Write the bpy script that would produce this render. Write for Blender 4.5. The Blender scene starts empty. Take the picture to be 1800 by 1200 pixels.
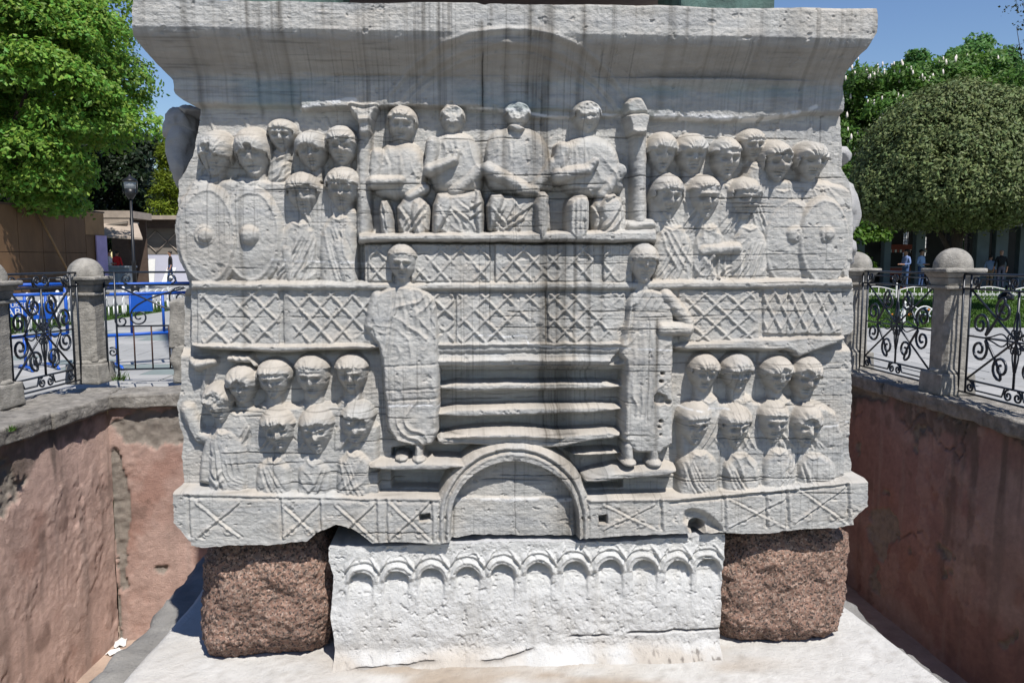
import bpy, bmesh, math, random
import numpy as np
from mathutils import Vector, Matrix

random.seed(7); rng = np.random.default_rng(7)
R = math.radians
scene = bpy.context.scene
COL = scene.collection

# ------------------------------------------------------------------ camera
F = 1400.0                       # focal length in pixels of the 1800 px wide photograph
CAM = np.array([-0.25, -3.55, 1.35])
YAW, PITCH = R(3.6), math.atan((600 - 455) / F)
cam_d = bpy.data.cameras.new('camera'); cam = bpy.data.objects.new('camera', cam_d); COL.objects.link(cam)
cam_d.sensor_width = 36.0; cam_d.lens = 36.0 * F / 1800.0
cam_d.clip_start = 0.05; cam_d.clip_end = 2000
cam.location = CAM
cam.rotation_euler = (math.pi / 2 - PITCH, 0, -YAW)
scene.camera = cam

# ------------------------------------------------------------------ light
SUN = np.array([0.27, -0.60, 1.05]); SUN /= np.linalg.norm(SUN)      # towards the sun
SUN_EL = math.asin(SUN[2])
world = bpy.data.worlds.new('World'); scene.world = world; world.use_nodes = True
wn = world.node_tree.nodes; wl = world.node_tree.links
sky = wn.new('ShaderNodeTexSky'); sky.sky_type = 'NISHITA'; sky.sun_disc = False
sky.sun_elevation = SUN_EL; sky.sun_rotation = math.atan2(SUN[0], SUN[1])
sky.air_density = 1.3; sky.dust_density = 0.0; sky.ozone_density = 4.2; sky.altitude = 50
bg = wn['Background']; bg.inputs['Strength'].default_value = 0.050
hs = wn.new('ShaderNodeHueSaturation'); hs.inputs['Hue'].default_value = 0.512; hs.inputs['Saturation'].default_value = 1.12; hs.inputs['Value'].default_value = 1.62
wl.new(sky.outputs[0], hs.inputs['Color']); wl.new(hs.outputs[0], bg.inputs[0])
sun_d = bpy.data.lights.new('sun', 'SUN'); sun_d.energy = 5.0; sun_d.angle = R(0.5); sun_d.color = (1.0, 0.965, 0.915)
sun_o = bpy.data.objects.new('sun', sun_d); COL.objects.link(sun_o)
sun_o.rotation_euler = Vector(SUN).to_track_quat('Z', 'Y').to_euler()
sun_o.location = (6, -8, 14)
vs = scene.view_settings
scene.display_settings.display_device = 'sRGB'
vs.view_transform = 'Standard'; vs.look = 'None'; vs.exposure = 0.48; vs.gamma = 1.0; vs.use_curve_mapping = False

# ------------------------------------------------------------------ measuring helpers
_f = np.array([math.sin(YAW) * math.cos(PITCH), math.cos(YAW) * math.cos(PITCH), -math.sin(PITCH)])
_r = np.array([math.cos(YAW), -math.sin(YAW), 0.0])
_u = np.cross(_r, _f)
def ray(px, py):
    return _f + _r * (px - 900) / F + _u * (600 - py) / F
def at_y(px, py, Y):                 # the point seen there on the upright plane y = Y
    d = ray(px, py); return CAM + d * ((Y - CAM[1]) / d[1])
def at_z(px, py, z=0.0):             # ... on the level plane z
    d = ray(px, py); return CAM + d * ((z - CAM[2]) / d[2])
def at_d(px, py, dist):              # ... at a level distance from the camera
    d = ray(px, py); h = d[0] * math.sin(YAW) + d[1] * math.cos(YAW); return CAM + d * (dist / h)
S = 0.00254                          # one photo pixel on the front of the block, in metres

# ------------------------------------------------------------------ noise
def _hash(ix, iy, iz, seed):
    n = (ix.astype(np.int64) * 374761393 + iy.astype(np.int64) * 668265263 + iz.astype(np.int64) * 2147483647 + seed * 974634777) & 0xFFFFFFFF
    n = ((n ^ (n >> 13)) * 1274126177) & 0xFFFFFFFF
    n = ((n ^ (n >> 16)) * 2246822519) & 0xFFFFFFFF
    return ((n ^ (n >> 15)) & 0xFFFFFF) / float(0xFFFFFF)
def vn2(x, y, seed=0):
    x = np.asarray(x, float); y = np.asarray(y, float)
    x, y = np.broadcast_arrays(x, y)
    ix = np.floor(x); iy = np.floor(y); fx = x - ix; fy = y - iy
    fx = fx * fx * (3 - 2 * fx); fy = fy * fy * (3 - 2 * fy)
    z = np.zeros_like(ix)
    a = _hash(ix, iy, z, seed); b = _hash(ix + 1, iy, z, seed); c = _hash(ix, iy + 1, z, seed); d = _hash(ix + 1, iy + 1, z, seed)
    return ((a * (1 - fx) + b * fx) * (1 - fy) + (c * (1 - fx) + d * fx) * fy) * 2 - 1
def fbm2(x, y, seed=0, octv=4, gain=0.5):
    s = 0; a = 1.0; t = 0
    for k in range(octv):
        s = s + a * vn2(np.asarray(x) * 2 ** k + 17.3 * k, np.asarray(y) * 2 ** k + 5.1 * k, seed + k); t += a; a *= gain
    return s / t
def vn3(x, y, z, seed=0):
    ix = np.floor(x); iy = np.floor(y); iz = np.floor(z)
    fx = x - ix; fy = y - iy; fz = z - iz
    fx = fx * fx * (3 - 2 * fx); fy = fy * fy * (3 - 2 * fy); fz = fz * fz * (3 - 2 * fz)
    out = 0
    for dx in (0, 1):
        for dy in (0, 1):
            for dz in (0, 1):
                w = (fx if dx else 1 - fx) * (fy if dy else 1 - fy) * (fz if dz else 1 - fz)
                out = out + w * _hash(ix + dx, iy + dy, iz + dz, seed)
    return out * 2 - 1
def fbm3(p, sc, seed=0, octv=4, gain=0.5):
    s = 0; a = 1.0; t = 0
    for k in range(octv):
        q = p * sc * 2 ** k + 9.7 * k
        s = s + a * vn3(q[:, 0], q[:, 1], q[:, 2], seed + k); t += a; a *= gain
    return s / t
def sstep(a, b, x):
    t = np.clip((x - a) / (b - a), 0, 1); return t * t * (3 - 2 * t)

# ------------------------------------------------------------------ materials
ALBEDO = 0.74                    # the photograph is exposed about half a stop up; stone and paint are this much darker than their tables below
def mat(name, color=(0.5, 0.5, 0.5), rough=0.8, attr=None, var=0.0, vscale=8.0, bump=None, metal=0.0, spec=0.35, translucent=0.0, speck=None, stretch=(1, 1, 1)):
    m = bpy.data.materials.new(name); m.use_nodes = True
    nt = m.node_tree; N = nt.nodes; L = nt.links
    b = N['Principled BSDF']; b.inputs['Roughness'].default_value = rough; b.inputs['Metallic'].default_value = metal
    b.inputs['Specular IOR Level'].default_value = spec
    tc = N.new('ShaderNodeTexCoord'); mp = N.new('ShaderNodeMapping'); mp.inputs['Scale'].default_value = stretch
    L.new(tc.outputs['Object'], mp.inputs[0])
    if attr:
        a = N.new('ShaderNodeAttribute'); a.attribute_name = attr; src = a.outputs['Color']
    else:
        rgb = N.new('ShaderNodeRGB'); rgb.outputs[0].default_value = (*color, 1); src = rgb.outputs[0]
    if var > 0:
        nz = N.new('ShaderNodeTexNoise'); nz.inputs['Scale'].default_value = vscale; nz.inputs['Detail'].default_value = 8; nz.inputs['Roughness'].default_value = 0.65
        L.new(mp.outputs[0], nz.inputs['Vector'])
        mr = N.new('ShaderNodeMapRange'); mr.inputs[1].default_value = 0.25; mr.inputs[2].default_value = 0.75
        mr.inputs[3].default_value = 1 - var; mr.inputs[4].default_value = 1 + var
        L.new(nz.outputs['Fac'], mr.inputs[0])
        mx = N.new('ShaderNodeVectorMath'); mx.operation = 'SCALE'
        L.new(src, mx.inputs[0]); L.new(mr.outputs[0], mx.inputs['Scale']); src = mx.outputs[0]
    if speck:                                     # crystals: (scale, [(pos, colour)...])
        vo = N.new('ShaderNodeTexVoronoi'); vo.inputs['Scale'].default_value = speck[0]; vo.inputs['Randomness'].default_value = 1
        L.new(mp.outputs[0], vo.inputs['Vector'])
        sp = N.new('ShaderNodeSeparateColor'); L.new(vo.outputs['Color'], sp.inputs[0])
        cr = N.new('ShaderNodeValToRGB'); cr.color_ramp.interpolation = 'CONSTANT'
        el = cr.color_ramp.elements
        for k, (p, c) in enumerate(speck[1]):
            e = el[k] if k < 2 else el.new(p)
            e.position = p; e.color = (*c, 1)
        L.new(sp.outputs[0], cr.inputs[0])
        mx = N.new('ShaderNodeMix'); mx.data_type = 'RGBA'; mx.blend_type = 'MULTIPLY'; mx.inputs[0].default_value = 1.0
        L.new(src, mx.inputs[6]); L.new(cr.outputs[0], mx.inputs[7]); src = mx.outputs[2]
    al = N.new('ShaderNodeVectorMath'); al.operation = 'SCALE'; al.inputs['Scale'].default_value = ALBEDO; L.new(src, al.inputs[0]); src = al.outputs[0]
    L.new(src, b.inputs['Base Color'])
    if bump:
        last = None
        for (sc, dist, det, st) in bump:
            mp2 = N.new('ShaderNodeMapping'); mp2.inputs['Scale'].default_value = st; L.new(tc.outputs['Object'], mp2.inputs[0])
            nz = N.new('ShaderNodeTexNoise'); nz.inputs['Scale'].default_value = sc; nz.inputs['Detail'].default_value = det; nz.inputs['Roughness'].default_value = 0.7
            L.new(mp2.outputs[0], nz.inputs['Vector'])
            bp = N.new('ShaderNodeBump'); bp.inputs['Strength'].default_value = 1.0; bp.inputs['Distance'].default_value = dist
            L.new(nz.outputs['Fac'], bp.inputs['Height'])
            if last: L.new(last, bp.inputs['Normal'])
            last = bp.outputs[0]
        L.new(last, b.inputs['Normal'])
    if translucent > 0:
        tr = N.new('ShaderNodeBsdfTranslucent'); L.new(src, tr.inputs['Color'])
        ad = N.new('ShaderNodeMixShader'); ad.inputs[0].default_value = translucent
        L.new(b.outputs[0], ad.inputs[1]); L.new(tr.outputs[0], ad.inputs[2])
        L.new(ad.outputs[0], N['Material Output'].inputs[0])
    return m

ISO = (1, 1, 1)
M = {}
M['marble'] = mat('marble', attr='Col', var=0.16, vscale=9, rough=0.78, stretch=(0.55, 1, 2.6),
                  bump=[(210, 0.0035, 5, ISO), (34, 0.003, 8, (0.35, 1, 2.0))])
M['white_marble'] = mat('white_marble', attr='Col', var=0.10, vscale=12, rough=0.8, bump=[(160, 0.004, 6, ISO), (30, 0.010, 6, ISO)])
M['granite'] = mat('granite', color=(1.22, 1.06, 0.97), var=0.40, vscale=9, rough=0.75,
                   speck=(130, [(0.0, (0.13, 0.11, 0.10)), (0.20, (0.38, 0.26, 0.21)), (0.50, (0.46, 0.34, 0.28)), (0.72, (0.35, 0.29, 0.255)), (0.88, (0.58, 0.48, 0.41))]),
                   bump=[(130, 0.016, 4, ISO), (40, 0.03, 6, ISO)])
M['bronze'] = mat('bronze_patina', color=(0.075, 0.135, 0.115), var=0.8, vscale=7, rough=0.7, bump=[(60, 0.006, 5, ISO)])
M['obelisk'] = mat('obelisk_granite', color=(0.20, 0.12, 0.09), var=0.3, vscale=10, rough=0.6)
M['plaster'] = mat('pink_plaster', attr='Col', var=0.13, vscale=5, rough=0.88, stretch=(1, 1, 0.5), bump=[(120, 0.012, 6, ISO), (22, 0.010, 7, ISO)])
M['coping'] = mat('coping_stone', color=(0.34, 0.315, 0.28), var=0.60, vscale=9, rough=0.88, bump=[(100, 0.012, 6, ISO), (22, 0.03, 7, ISO)])
M['post'] = mat('post_stone', color=(0.34, 0.32, 0.285), var=0.50, vscale=9, rough=0.85, bump=[(120, 0.005, 6, ISO), (25, 0.012, 6, (1, 1, 2))])
M['iron'] = mat('painted_iron', color=(0.018, 0.024, 0.036), var=0.3, vscale=40, rough=0.38, spec=0.5)
M['rust'] = mat('rusty_iron', color=(0.07, 0.03, 0.02), rough=0.7)
M['paving'] = mat('paving', color=(0.35, 0.35, 0.34), var=0.14, vscale=3, rough=0.8, bump=[(60, 0.004, 5, ISO)])
M['paving_dark'] = mat('paving_dark', color=(0.22, 0.26, 0.25), var=0.14, vscale=3, rough=0.8, bump=[(60, 0.004, 5, ISO)])
M['paving_light'] = mat('paving_light', color=(0.41, 0.405, 0.39), var=0.12, vscale=3, rough=0.8, bump=[(60, 0.004, 5, ISO)])
M['lawn'] = mat('lawn_soil', color=(0.06, 0.12, 0.018), var=0.3, vscale=2, rough=0.9)
M['grass'] = mat('grass', attr='Col', rough=0.6, translucent=0.3)
M['leaf'] = mat('leaf', attr='Col', rough=0.5, spec=0.3, translucent=0.42)
M['gloss_leaf'] = mat('gloss_leaf', attr='Col', rough=0.55, spec=0.22, translucent=0.18)
M['bark'] = mat('bark', color=(0.06, 0.045, 0.035), var=0.4, vscale=6, rough=0.9, bump=[(20, 0.03, 5, (3, 3, 0.5))])
M['blossom'] = mat('blossom', color=(0.75, 0.68, 0.62), rough=0.7)
M['blue'] = mat('blue_paint', color=(0.012, 0.10, 0.50), var=0.1, vscale=10, rough=0.45)
M['white'] = mat('white_paint', color=(0.78, 0.78, 0.76), var=0.08, vscale=8, rough=0.55)
M['ply'] = mat('plywood', color=(0.15, 0.085, 0.042), var=0.30, vscale=1.6, rough=0.7, stretch=(1, 1, 0.35))  # darker brown, with the shade on the hoarding put into the colour
M['ply_light'] = mat('plywood_light', color=(0.30, 0.18, 0.085), var=0.25, vscale=1.6, rough=0.7)
M['timber'] = mat('timber', color=(0.09, 0.06, 0.045), var=0.3, vscale=5, rough=0.8)
M['greywood'] = mat('grey_wood', color=(0.23, 0.20, 0.17), var=0.25, vscale=3, rough=0.8, stretch=(0.4, 0.4, 3))
M['roofing'] = mat('roofing', color=(0.40, 0.33, 0.27), var=0.25, vscale=2, rough=0.8)
M['lilac'] = mat('lilac_sheet', color=(0.42, 0.34, 0.58), var=0.2, vscale=1.5, rough=0.6)
M['palewall'] = mat('pale_wall', color=(0.60, 0.60, 0.70), var=0.06, vscale=2, rough=0.8)
M['counter'] = mat('grey_counter', color=(0.30, 0.34, 0.37), var=0.1, vscale=3, rough=0.6)
M['black'] = mat('black_metal', color=(0.012, 0.012, 0.013), rough=0.4)
M['glass'] = mat('lamp_glass', color=(0.35, 0.37, 0.38), rough=0.15)
M['skin'] = mat('skin', color=(0.45, 0.24, 0.16), rough=0.6)
M['hair'] = mat('hair', color=(0.02, 0.015, 0.012), rough=0.6)
M['darkwall'] = mat('dark_wall', color=(0.035, 0.04, 0.042), var=0.3, vscale=1, rough=0.8)  # very dark: the shade of the porch is put into the wall colour
M['bluegrey'] = mat('shaded_blue_grey', color=(0.10, 0.135, 0.15), var=0.2, vscale=2, rough=0.7)  # pillar colour darkened, the porch shade is painted into it
M['slate'] = mat('slate_roof', color=(0.12, 0.11, 0.10), var=0.3, vscale=3, rough=0.8)
M['red'] = mat('red_cloth', color=(0.62, 0.02, 0.025), var=0.1, vscale=8, rough=0.8)
M['redfringe'] = mat('faded_red_cloth', color=(0.40, 0.12, 0.09), var=0.3, vscale=20, rough=0.8)
def cloth(name, c): return mat(name, color=c, var=0.12, vscale=12, rough=0.85)
M['c_black'] = cloth('black_cloth', (0.012, 0.012, 0.014)); M['c_jeans'] = cloth('blue_denim', (0.06, 0.11, 0.25))
M['c_white'] = cloth('white_cloth', (0.70, 0.70, 0.72)); M['c_sky'] = cloth('pale_blue_cloth', (0.34, 0.48, 0.75))
M['c_check'] = cloth('blue_check_cloth', (0.20, 0.28, 0.52)); M['c_navy'] = cloth('navy_cloth', (0.02, 0.025, 0.05))
M['c_tan'] = cloth('tan_cloth', (0.35, 0.25, 0.16)); M['c_shoe'] = cloth('red_shoe', (0.5, 0.12, 0.08)); M['c_olive'] = cloth('dark_olive_cloth', (0.03, 0.035, 0.025))

# ------------------------------------------------------------------ object helpers
def tag(o, label=None, cat=None, group=None, kind=None):
    if label: o['label'] = label
    if cat: o['category'] = cat
    if group: o['group'] = group
    if kind: o['kind'] = kind
    return o
def thing(name, label, cat, loc=(0, 0, 0), rz=0.0, group=None):
    o = bpy.data.objects.new(name, None); COL.objects.link(o); o.empty_display_size = 0.2
    o.location = Vector([float(v) for v in loc]); o.rotation_euler = (0, 0, rz)
    return tag(o, label, cat, group)
def adopt(o, parent, world_coords=False):
    o.parent = parent
    if world_coords:
        r = parent
        while r.parent: r = r.parent
        if parent is r:
            o.matrix_parent_inverse = (Matrix.Translation(r.location) @ r.rotation_euler.to_matrix().to_4x4()).inverted()
    return o
def link(name, me, m=None, parent=None, world_coords=False):
    o = bpy.data.objects.new(name, me); COL.objects.link(o)
    if m is not None:
        for k in (m if isinstance(m, (list, tuple)) else [m]): me.materials.append(k)
    if parent is not None: adopt(o, parent, world_coords)
    return o
def mesh_np(name, V, Q, smooth=True, col=None, nrm=None):
    """a mesh from numpy vertices and quads (or triangles)"""
    me = bpy.data.meshes.new(name); V = np.ascontiguousarray(V, np.float32); Q = np.ascontiguousarray(Q, np.int32); k = Q.shape[1]
    me.vertices.add(len(V)); me.vertices.foreach_set('co', V.ravel())
    me.loops.add(Q.size); me.loops.foreach_set('vertex_index', Q.ravel())
    me.polygons.add(len(Q)); me.polygons.foreach_set('loop_start', np.arange(0, Q.size, k, dtype=np.int32))
    me.polygons.foreach_set('use_smooth', np.full(len(Q), smooth))
    me.update(calc_edges=True)
    if col is not None:
        a = me.attributes.new('Col', 'FLOAT_COLOR', 'POINT')
        c = np.ones((len(V), 4), np.float32); c[:, :3] = col; a.data.foreach_set('color', c.ravel())
    if nrm is not None:
        me.normals_split_custom_set_from_vertices(np.asarray(nrm, np.float32).tolist())
    return me
class MB:
    """collects boxes, tubes and turned shapes into one mesh"""
    def __init__(s): s.v = []; s.f = []; s.sm = []
    def add(s, verts, faces, smooth=False):
        n = len(s.v); s.v += [tuple(float(c) for c in p) for p in verts]
        s.f += [tuple(i + n for i in f) for f in faces]; s.sm += [smooth] * len(faces); return s
    def box(s, x0, x1, y0, y1, z0, z1):
        return s.add([(x0, y0, z0), (x1, y0, z0), (x1, y1, z0), (x0, y1, z0), (x0, y0, z1), (x1, y0, z1), (x1, y1, z1), (x0, y1, z1)],
                     [(3, 2, 1, 0), (4, 5, 6, 7), (0, 1, 5, 4), (1, 2, 6, 5), (2, 3, 7, 6), (3, 0, 4, 7)])
    def hexa(s, bottom, top):
        return s.add(list(bottom) + list(top), [(3, 2, 1, 0), (4, 5, 6, 7), (0, 1, 5, 4), (1, 2, 6, 5), (2, 3, 7, 6), (3, 0, 4, 7)])
    def tube(s, pts, r, n=6, cap=True):
        P = np.array(pts, float); m = len(P); r = np.full(m, r) if np.isscalar(r) else np.array(r, float)
        T = np.gradient(P, axis=0); T /= np.linalg.norm(T, axis=1)[:, None] + 1e-9
        a = np.array([0, 0, 1.0]) if abs(T[0][2]) < 0.9 else np.array([0, 1.0, 0])
        u = np.cross(a, T[0]); u /= np.linalg.norm(u); vs = []
        for k in range(m):
            u = u - T[k] * (u @ T[k]); u /= np.linalg.norm(u) + 1e-9; w = np.cross(T[k], u)
            for j in range(n):
                an = 2 * math.pi * j / n; vs.append(P[k] + r[k] * (math.cos(an) * u + math.sin(an) * w))
        fs = [(k * n + j, k * n + (j + 1) % n, (k + 1) * n + (j + 1) % n, (k + 1) * n + j) for k in range(m - 1) for j in range(n)]
        if cap: fs += [tuple(range(n - 1, -1, -1)), tuple((m - 1) * n + j for j in range(n))]
        return s.add(vs, fs, True)
    def lathe(s, prof, n=16, c=(0, 0), sq=False, rot=0.0):
        vs = []
        for (r, z) in prof:
            for j in range(n):
                an = 2 * math.pi * (j + 0.5) / n + rot; q = r
                if sq: q = r / max(abs(math.cos(an - rot)), abs(math.sin(an - rot)))
                vs.append((c[0] + q * math.cos(an), c[1] + q * math.sin(an), z))
        m = len(prof)
        fs = [(k * n + j, k * n + (j + 1) % n, (k + 1) * n + (j + 1) % n, (k + 1) * n + j) for k in range(m - 1) for j in range(n)]
        fs += [tuple(range(n - 1, -1, -1)), tuple((m - 1) * n + j for j in range(n))]
        return s.add(vs, fs, not sq)
    def ell(s, c, r, nu=12, nv=8):
        vs = []; fs = []
        for i in range(nv + 1):
            t = math.pi * i / nv
            for j in range(nu):
                a = 2 * math.pi * j / nu
                vs.append((c[0] + r[0] * math.sin(t) * math.cos(a), c[1] + r[1] * math.sin(t) * math.sin(a), c[2] + r[2] * math.cos(t)))
        for i in range(nv):
            for j in range(nu): fs.append((i * nu + j, (i + 1) * nu + j, (i + 1) * nu + (j + 1) % nu, i * nu + (j + 1) % nu))
        return s.add(vs, fs, True)
    def mesh(s, name):
        me = bpy.data.meshes.new(name); me.from_pydata(s.v, [], s.f); me.polygons.foreach_set('use_smooth', s.sm); me.update(); return me
    def build(s, name, m, parent=None, world_coords=False): return link(name, s.mesh(name), m, parent, world_coords)
def bevel(o, w=0.01, seg=2):
    b = o.modifiers.new('bevel', 'BEVEL'); b.width = w; b.segments = seg; b.limit_method = 'ANGLE'; b.angle_limit = R(40); return o
def rough_block(verts8, m, name, parent, amp=0.012, cuts=14, seed=1, sc=9, world_coords=False, rnd=0.02):
    """a weathered six-sided stone: subdivided, corners worn, surface uneven"""
    bm = bmesh.new(); vs = [bm.verts.new([float(c) for c in p]) for p in verts8]
    for f in [(3, 2, 1, 0), (4, 5, 6, 7), (0, 1, 5, 4), (1, 2, 6, 5), (2, 3, 7, 6), (3, 0, 4, 7)]: bm.faces.new([vs[i] for i in f])
    bmesh.ops.bevel(bm, geom=list(bm.edges), offset=rnd, segments=2, affect='EDGES', profile=0.6)
    bmesh.ops.subdivide_edges(bm, edges=[e for e in bm.edges if e.calc_length() > rnd * 2.5], cuts=cuts, use_grid_fill=True)
    bmesh.ops.triangulate(bm, faces=[f for f in bm.faces if len(f.verts) > 4])
    bm.normal_update()
    P = np.array([v.co for v in bm.verts]); Nn = np.array([v.normal for v in bm.verts])
    d = amp * fbm3(P, sc, seed, 4, 0.6)
    P = P + Nn * d[:, None]
    for v, p in zip(bm.verts, P): v.co = p
    for f in bm.faces: f.smooth = True
    me = bpy.data.meshes.new(name); bm.to_mesh(me); bm.free()
    return link(name, me, m, parent, world_coords)
def copy_tree(o, parent=None):
    c = o.copy(); COL.objects.link(c)
    if parent is not None: c.parent = parent
    for ch in list(o.children): copy_tree(ch, c)
    return c
# ================================================================== the carved marble block
class Relief:
    """a carved face: a grid of points, each with a height towards the viewer and the piece of carving it belongs to"""
    def __init__(s, X, Z, base, seed=1, warp=0.0045):
        s.X = X; s.Z = Z; s.H = base.copy(); s.own = np.zeros(X.shape, np.int32); s.names = []; s.par = []
        s.Xw = X + warp * fbm2(X * 14, Z * 14, seed, 4, 0.6); s.Zw = Z + warp * fbm2(X * 14, Z * 14, seed + 50, 4, 0.6)
        s.zr = Z.min(axis=1), Z.max(axis=1); s.xr = X.min(axis=0), X.max(axis=0)
    def owner(s, name, parent=None):
        s.names.append(name); s.par.append(parent); return len(s.names) - 1
    def win(s, x0, x1, z0, z1, m=0.02):
        r = np.where((s.zr[1] > z0 - m) & (s.zr[0] < z1 + m))[0]; c = np.where((s.xr[1] > x0 - m) & (s.xr[0] < x1 + m))[0]
        if len(r) == 0 or len(c) == 0: return None
        return np.s_[r[0]:r[-1] + 1, c[0]:c[-1] + 1]
    def put(s, w, h, o):
        m = h > s.H[w]; s.H[w][m] = h[m]; s.own[w][m] = o
    @staticmethod
    def segd(x, z, a, b):
        dx, dz = b[0] - a[0], b[1] - a[1]; L = dx * dx + dz * dz + 1e-12
        t = np.clip(((x - a[0]) * dx + (z - a[1]) * dz) / L, 0, 1)
        return np.hypot(x - a[0] - t * dx, z - a[1] - t * dz), t
    def inside(s, x, z, pts):
        ins = np.zeros(x.shape, bool); d = np.full(x.shape, 9.0)
        for a, b in zip(pts, pts[1:] + pts[:1]):
            d = np.minimum(d, s.segd(x, z, a, b)[0])
            c = ((a[1] > z) != (b[1] > z)); ins ^= c & (x < (b[0] - a[0]) * (z - a[1]) / (b[1] - a[1] + 1e-12) + a[0])
        return ins, d
    def pts(s, px, P): return [tuple(at_y(x, y, -P)[[0, 2]]) for x, y in px]
    def poly(s, px, P, o, base=0.0, r=8, bulge=0.0, smooth=2, cut=False):
        p = s.pts(px, P * 0.8 + base * 0.2)
        for _ in range(smooth):
            q = []
            for a, b in zip(p, p[1:] + p[:1]):
                q += [(a[0] * .75 + b[0] * .25, a[1] * .75 + b[1] * .25), (a[0] * .25 + b[0] * .75, a[1] * .25 + b[1] * .75)]
            p = q
        xs = [a[0] for a in p]; zs = [a[1] for a in p]; w = s.win(min(xs), max(xs), min(zs), max(zs))
        if w is None: return
        ins, d = s.inside(s.Xw[w], s.Zw[w], p); rr = r * S
        k = np.sqrt(1 - (1 - np.clip(d / rr, 0, 1)) ** 2)
        h = base + (P - base) * k + bulge * np.clip(d / (d[ins].max() + 1e-9 if ins.any() else 1), 0, 1) ** 0.8
        h = np.where(ins, h, -9)
        if cut:
            m = ins; s.H[w][m] = np.minimum(s.H[w][m], h[m]); s.own[w][m] = o
        else: s.put(w, h, o)
        return w, ins
    def carve(s, px, P, o=None, r=4, smooth=1):
        """cuts down to height P inside the outline, with sloping sides"""
        p = s.pts(px, P)
        for _ in range(smooth):
            q = []
            for a, b in zip(p, p[1:] + p[:1]):
                q += [(a[0] * .75 + b[0] * .25, a[1] * .75 + b[1] * .25), (a[0] * .25 + b[0] * .75, a[1] * .25 + b[1] * .75)]
            p = q
        xs = [a[0] for a in p]; zs = [a[1] for a in p]; w = s.win(min(xs), max(xs), min(zs), max(zs))
        if w is None: return
        ins, d = s.inside(s.Xw[w], s.Zw[w], p); k = sstep(0, r * S, d) * ins
        s.H[w] = s.H[w] * (1 - k) + np.minimum(s.H[w], P) * k
        if o is not None: s.own[w][k > 0.5] = o
    def caps(s, a, b, ra, rb, P, d, o, flat=2.0):
        a, b = s.pts([a, b], P + d * 0.5); ra *= S; rb *= S; m = max(ra, rb)
        w = s.win(min(a[0], b[0]) - m, max(a[0], b[0]) + m, min(a[1], b[1]) - m, max(a[1], b[1]) + m)
        if w is None: return
        q, t = s.segd(s.Xw[w], s.Zw[w], a, b); rr = ra + (rb - ra) * t
        h = np.where(q < rr, P + d * np.sqrt(np.clip(1 - (q / rr) ** flat, 0, 1)), -9); s.put(w, h, o)
    def ellip(s, c, rx, ry, P, d, o, power=0.5, dome=2.0):
        (cx, cz), = s.pts([c], P + d * 0.5); rx *= S; ry *= S; w = s.win(cx - rx, cx + rx, cz - ry, cz + ry)
        if w is None: return
        q = np.hypot((s.Xw[w] - cx) / rx, (s.Zw[w] - cz) / ry)
        s.put(w, np.where(q < 1, P + d * np.clip(1 - q ** dome, 0, 1) ** power, -9), o)
    def ridge(s, px, width, amp, o=None, P=0.1, within=None, fade=False):
        p = s.pts(px, P); xs = [a[0] for a in p]; zs = [a[1] for a in p]; w = s.win(min(xs), max(xs), min(zs), max(zs), 0.03)
        if w is None: return
        d = np.full(s.X[w].shape, 9.0); T = np.zeros_like(d); n = len(p) - 1
        for k in range(n):
            q, t = s.segd(s.Xw[w], s.Zw[w], p[k], p[k + 1]); m = q < d; d[m] = q[m]; T[m] = (k + t[m]) / n
        g = amp * np.exp(-(d / (width * S)) ** 2)
        if fade: g = g * np.clip(np.minimum(T, 1 - T) * 5, 0, 1)
        if within is not None: g = g * np.isin(s.own[w], within)
        s.H[w] += g
    def head(s, cx, y0, y1, hw, o, P=0.0, d=0.142, yaw=0.0, wear=0.3, fringe=0.36, bowl=True, broken=None, roll=0.0, long=0.0):
        """a head in high relief: cap of hair with a fringe, brow, eye sockets, nose, mouth and chin"""
        (ax, az), (bx, bz) = s.pts([(cx, y0), (cx, y1)], P + d * 0.75)
        ln = (az - bz) * 1.04; hx = hw * S * 1.09; sd = int(cx * 7 + y0)
        w = s.win(ax - hx * 1.3, ax + hx * 1.3, bz - ln * 0.3, az + 0.01)
        if w is None: return
        X = s.X[w]; Z = s.Z[w]; zm = (az + bz) / 2
        Xq = s.X[w] * .6 + s.Xw[w] * .4; Zq = s.Z[w] * .6 + s.Zw[w] * .4
        dx = (Xq - ax); dz = (Zq - zm); c_, s_ = math.cos(roll), math.sin(roll)
        u = (dx * c_ + dz * s_) / hx; t = 0.5 - (dz * c_ - dx * s_) / ln
        hr_ = random.Random(sd + 77); u = u + hr_.uniform(-.16, .16) * (t - .5); hfr, ham, hlm, htp = hr_.uniform(10, 24), hr_.uniform(.020, .075), hr_.uniform(.03, .085), hr_.uniform(-.03, .03)
        # cap of hair
        wt = np.where(t < .42, np.sqrt(np.clip(1 - ((t - .42) / .43) ** 2, 0, 1)), np.where(t < .72, 1 - .16 * np.clip((t - .42) / .30, 0, 1) ** 2, 0.84 - 1.2 * (t - .72)))
        wt = np.clip(wt, 1e-3, 1)
        prof = np.where(t < .40, np.clip(1 - ((.40 - t) / .41) ** 2, 0, 1) ** .5, 1 - .10 * np.clip((t - .40) / .4, 0, 1))
        hh = d * prof * np.clip(1 - np.abs(u / wt) ** 2.3, 0, 1) ** .5
        ang = np.arctan2(u, .62 - t)
        strand = np.sin(ang * hfr + 3 * fbm2(X * 30, Z * 30, sd)) * sstep(.12, .34, t)
        hh = hh + (d * ham * strand * (1 - .8 * wear) + d * hlm * fbm2(X * 42, Z * 42, sd + 3, 4, .6)) * (hh > 0.01)
        # face
        uf = (u - yaw * .17) / .85
        wf = np.where(t < .55, 1.0, np.sqrt(np.clip(1 - ((t - .55) / .47) ** 2, 0, 1)) * .97 + .0)
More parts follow.
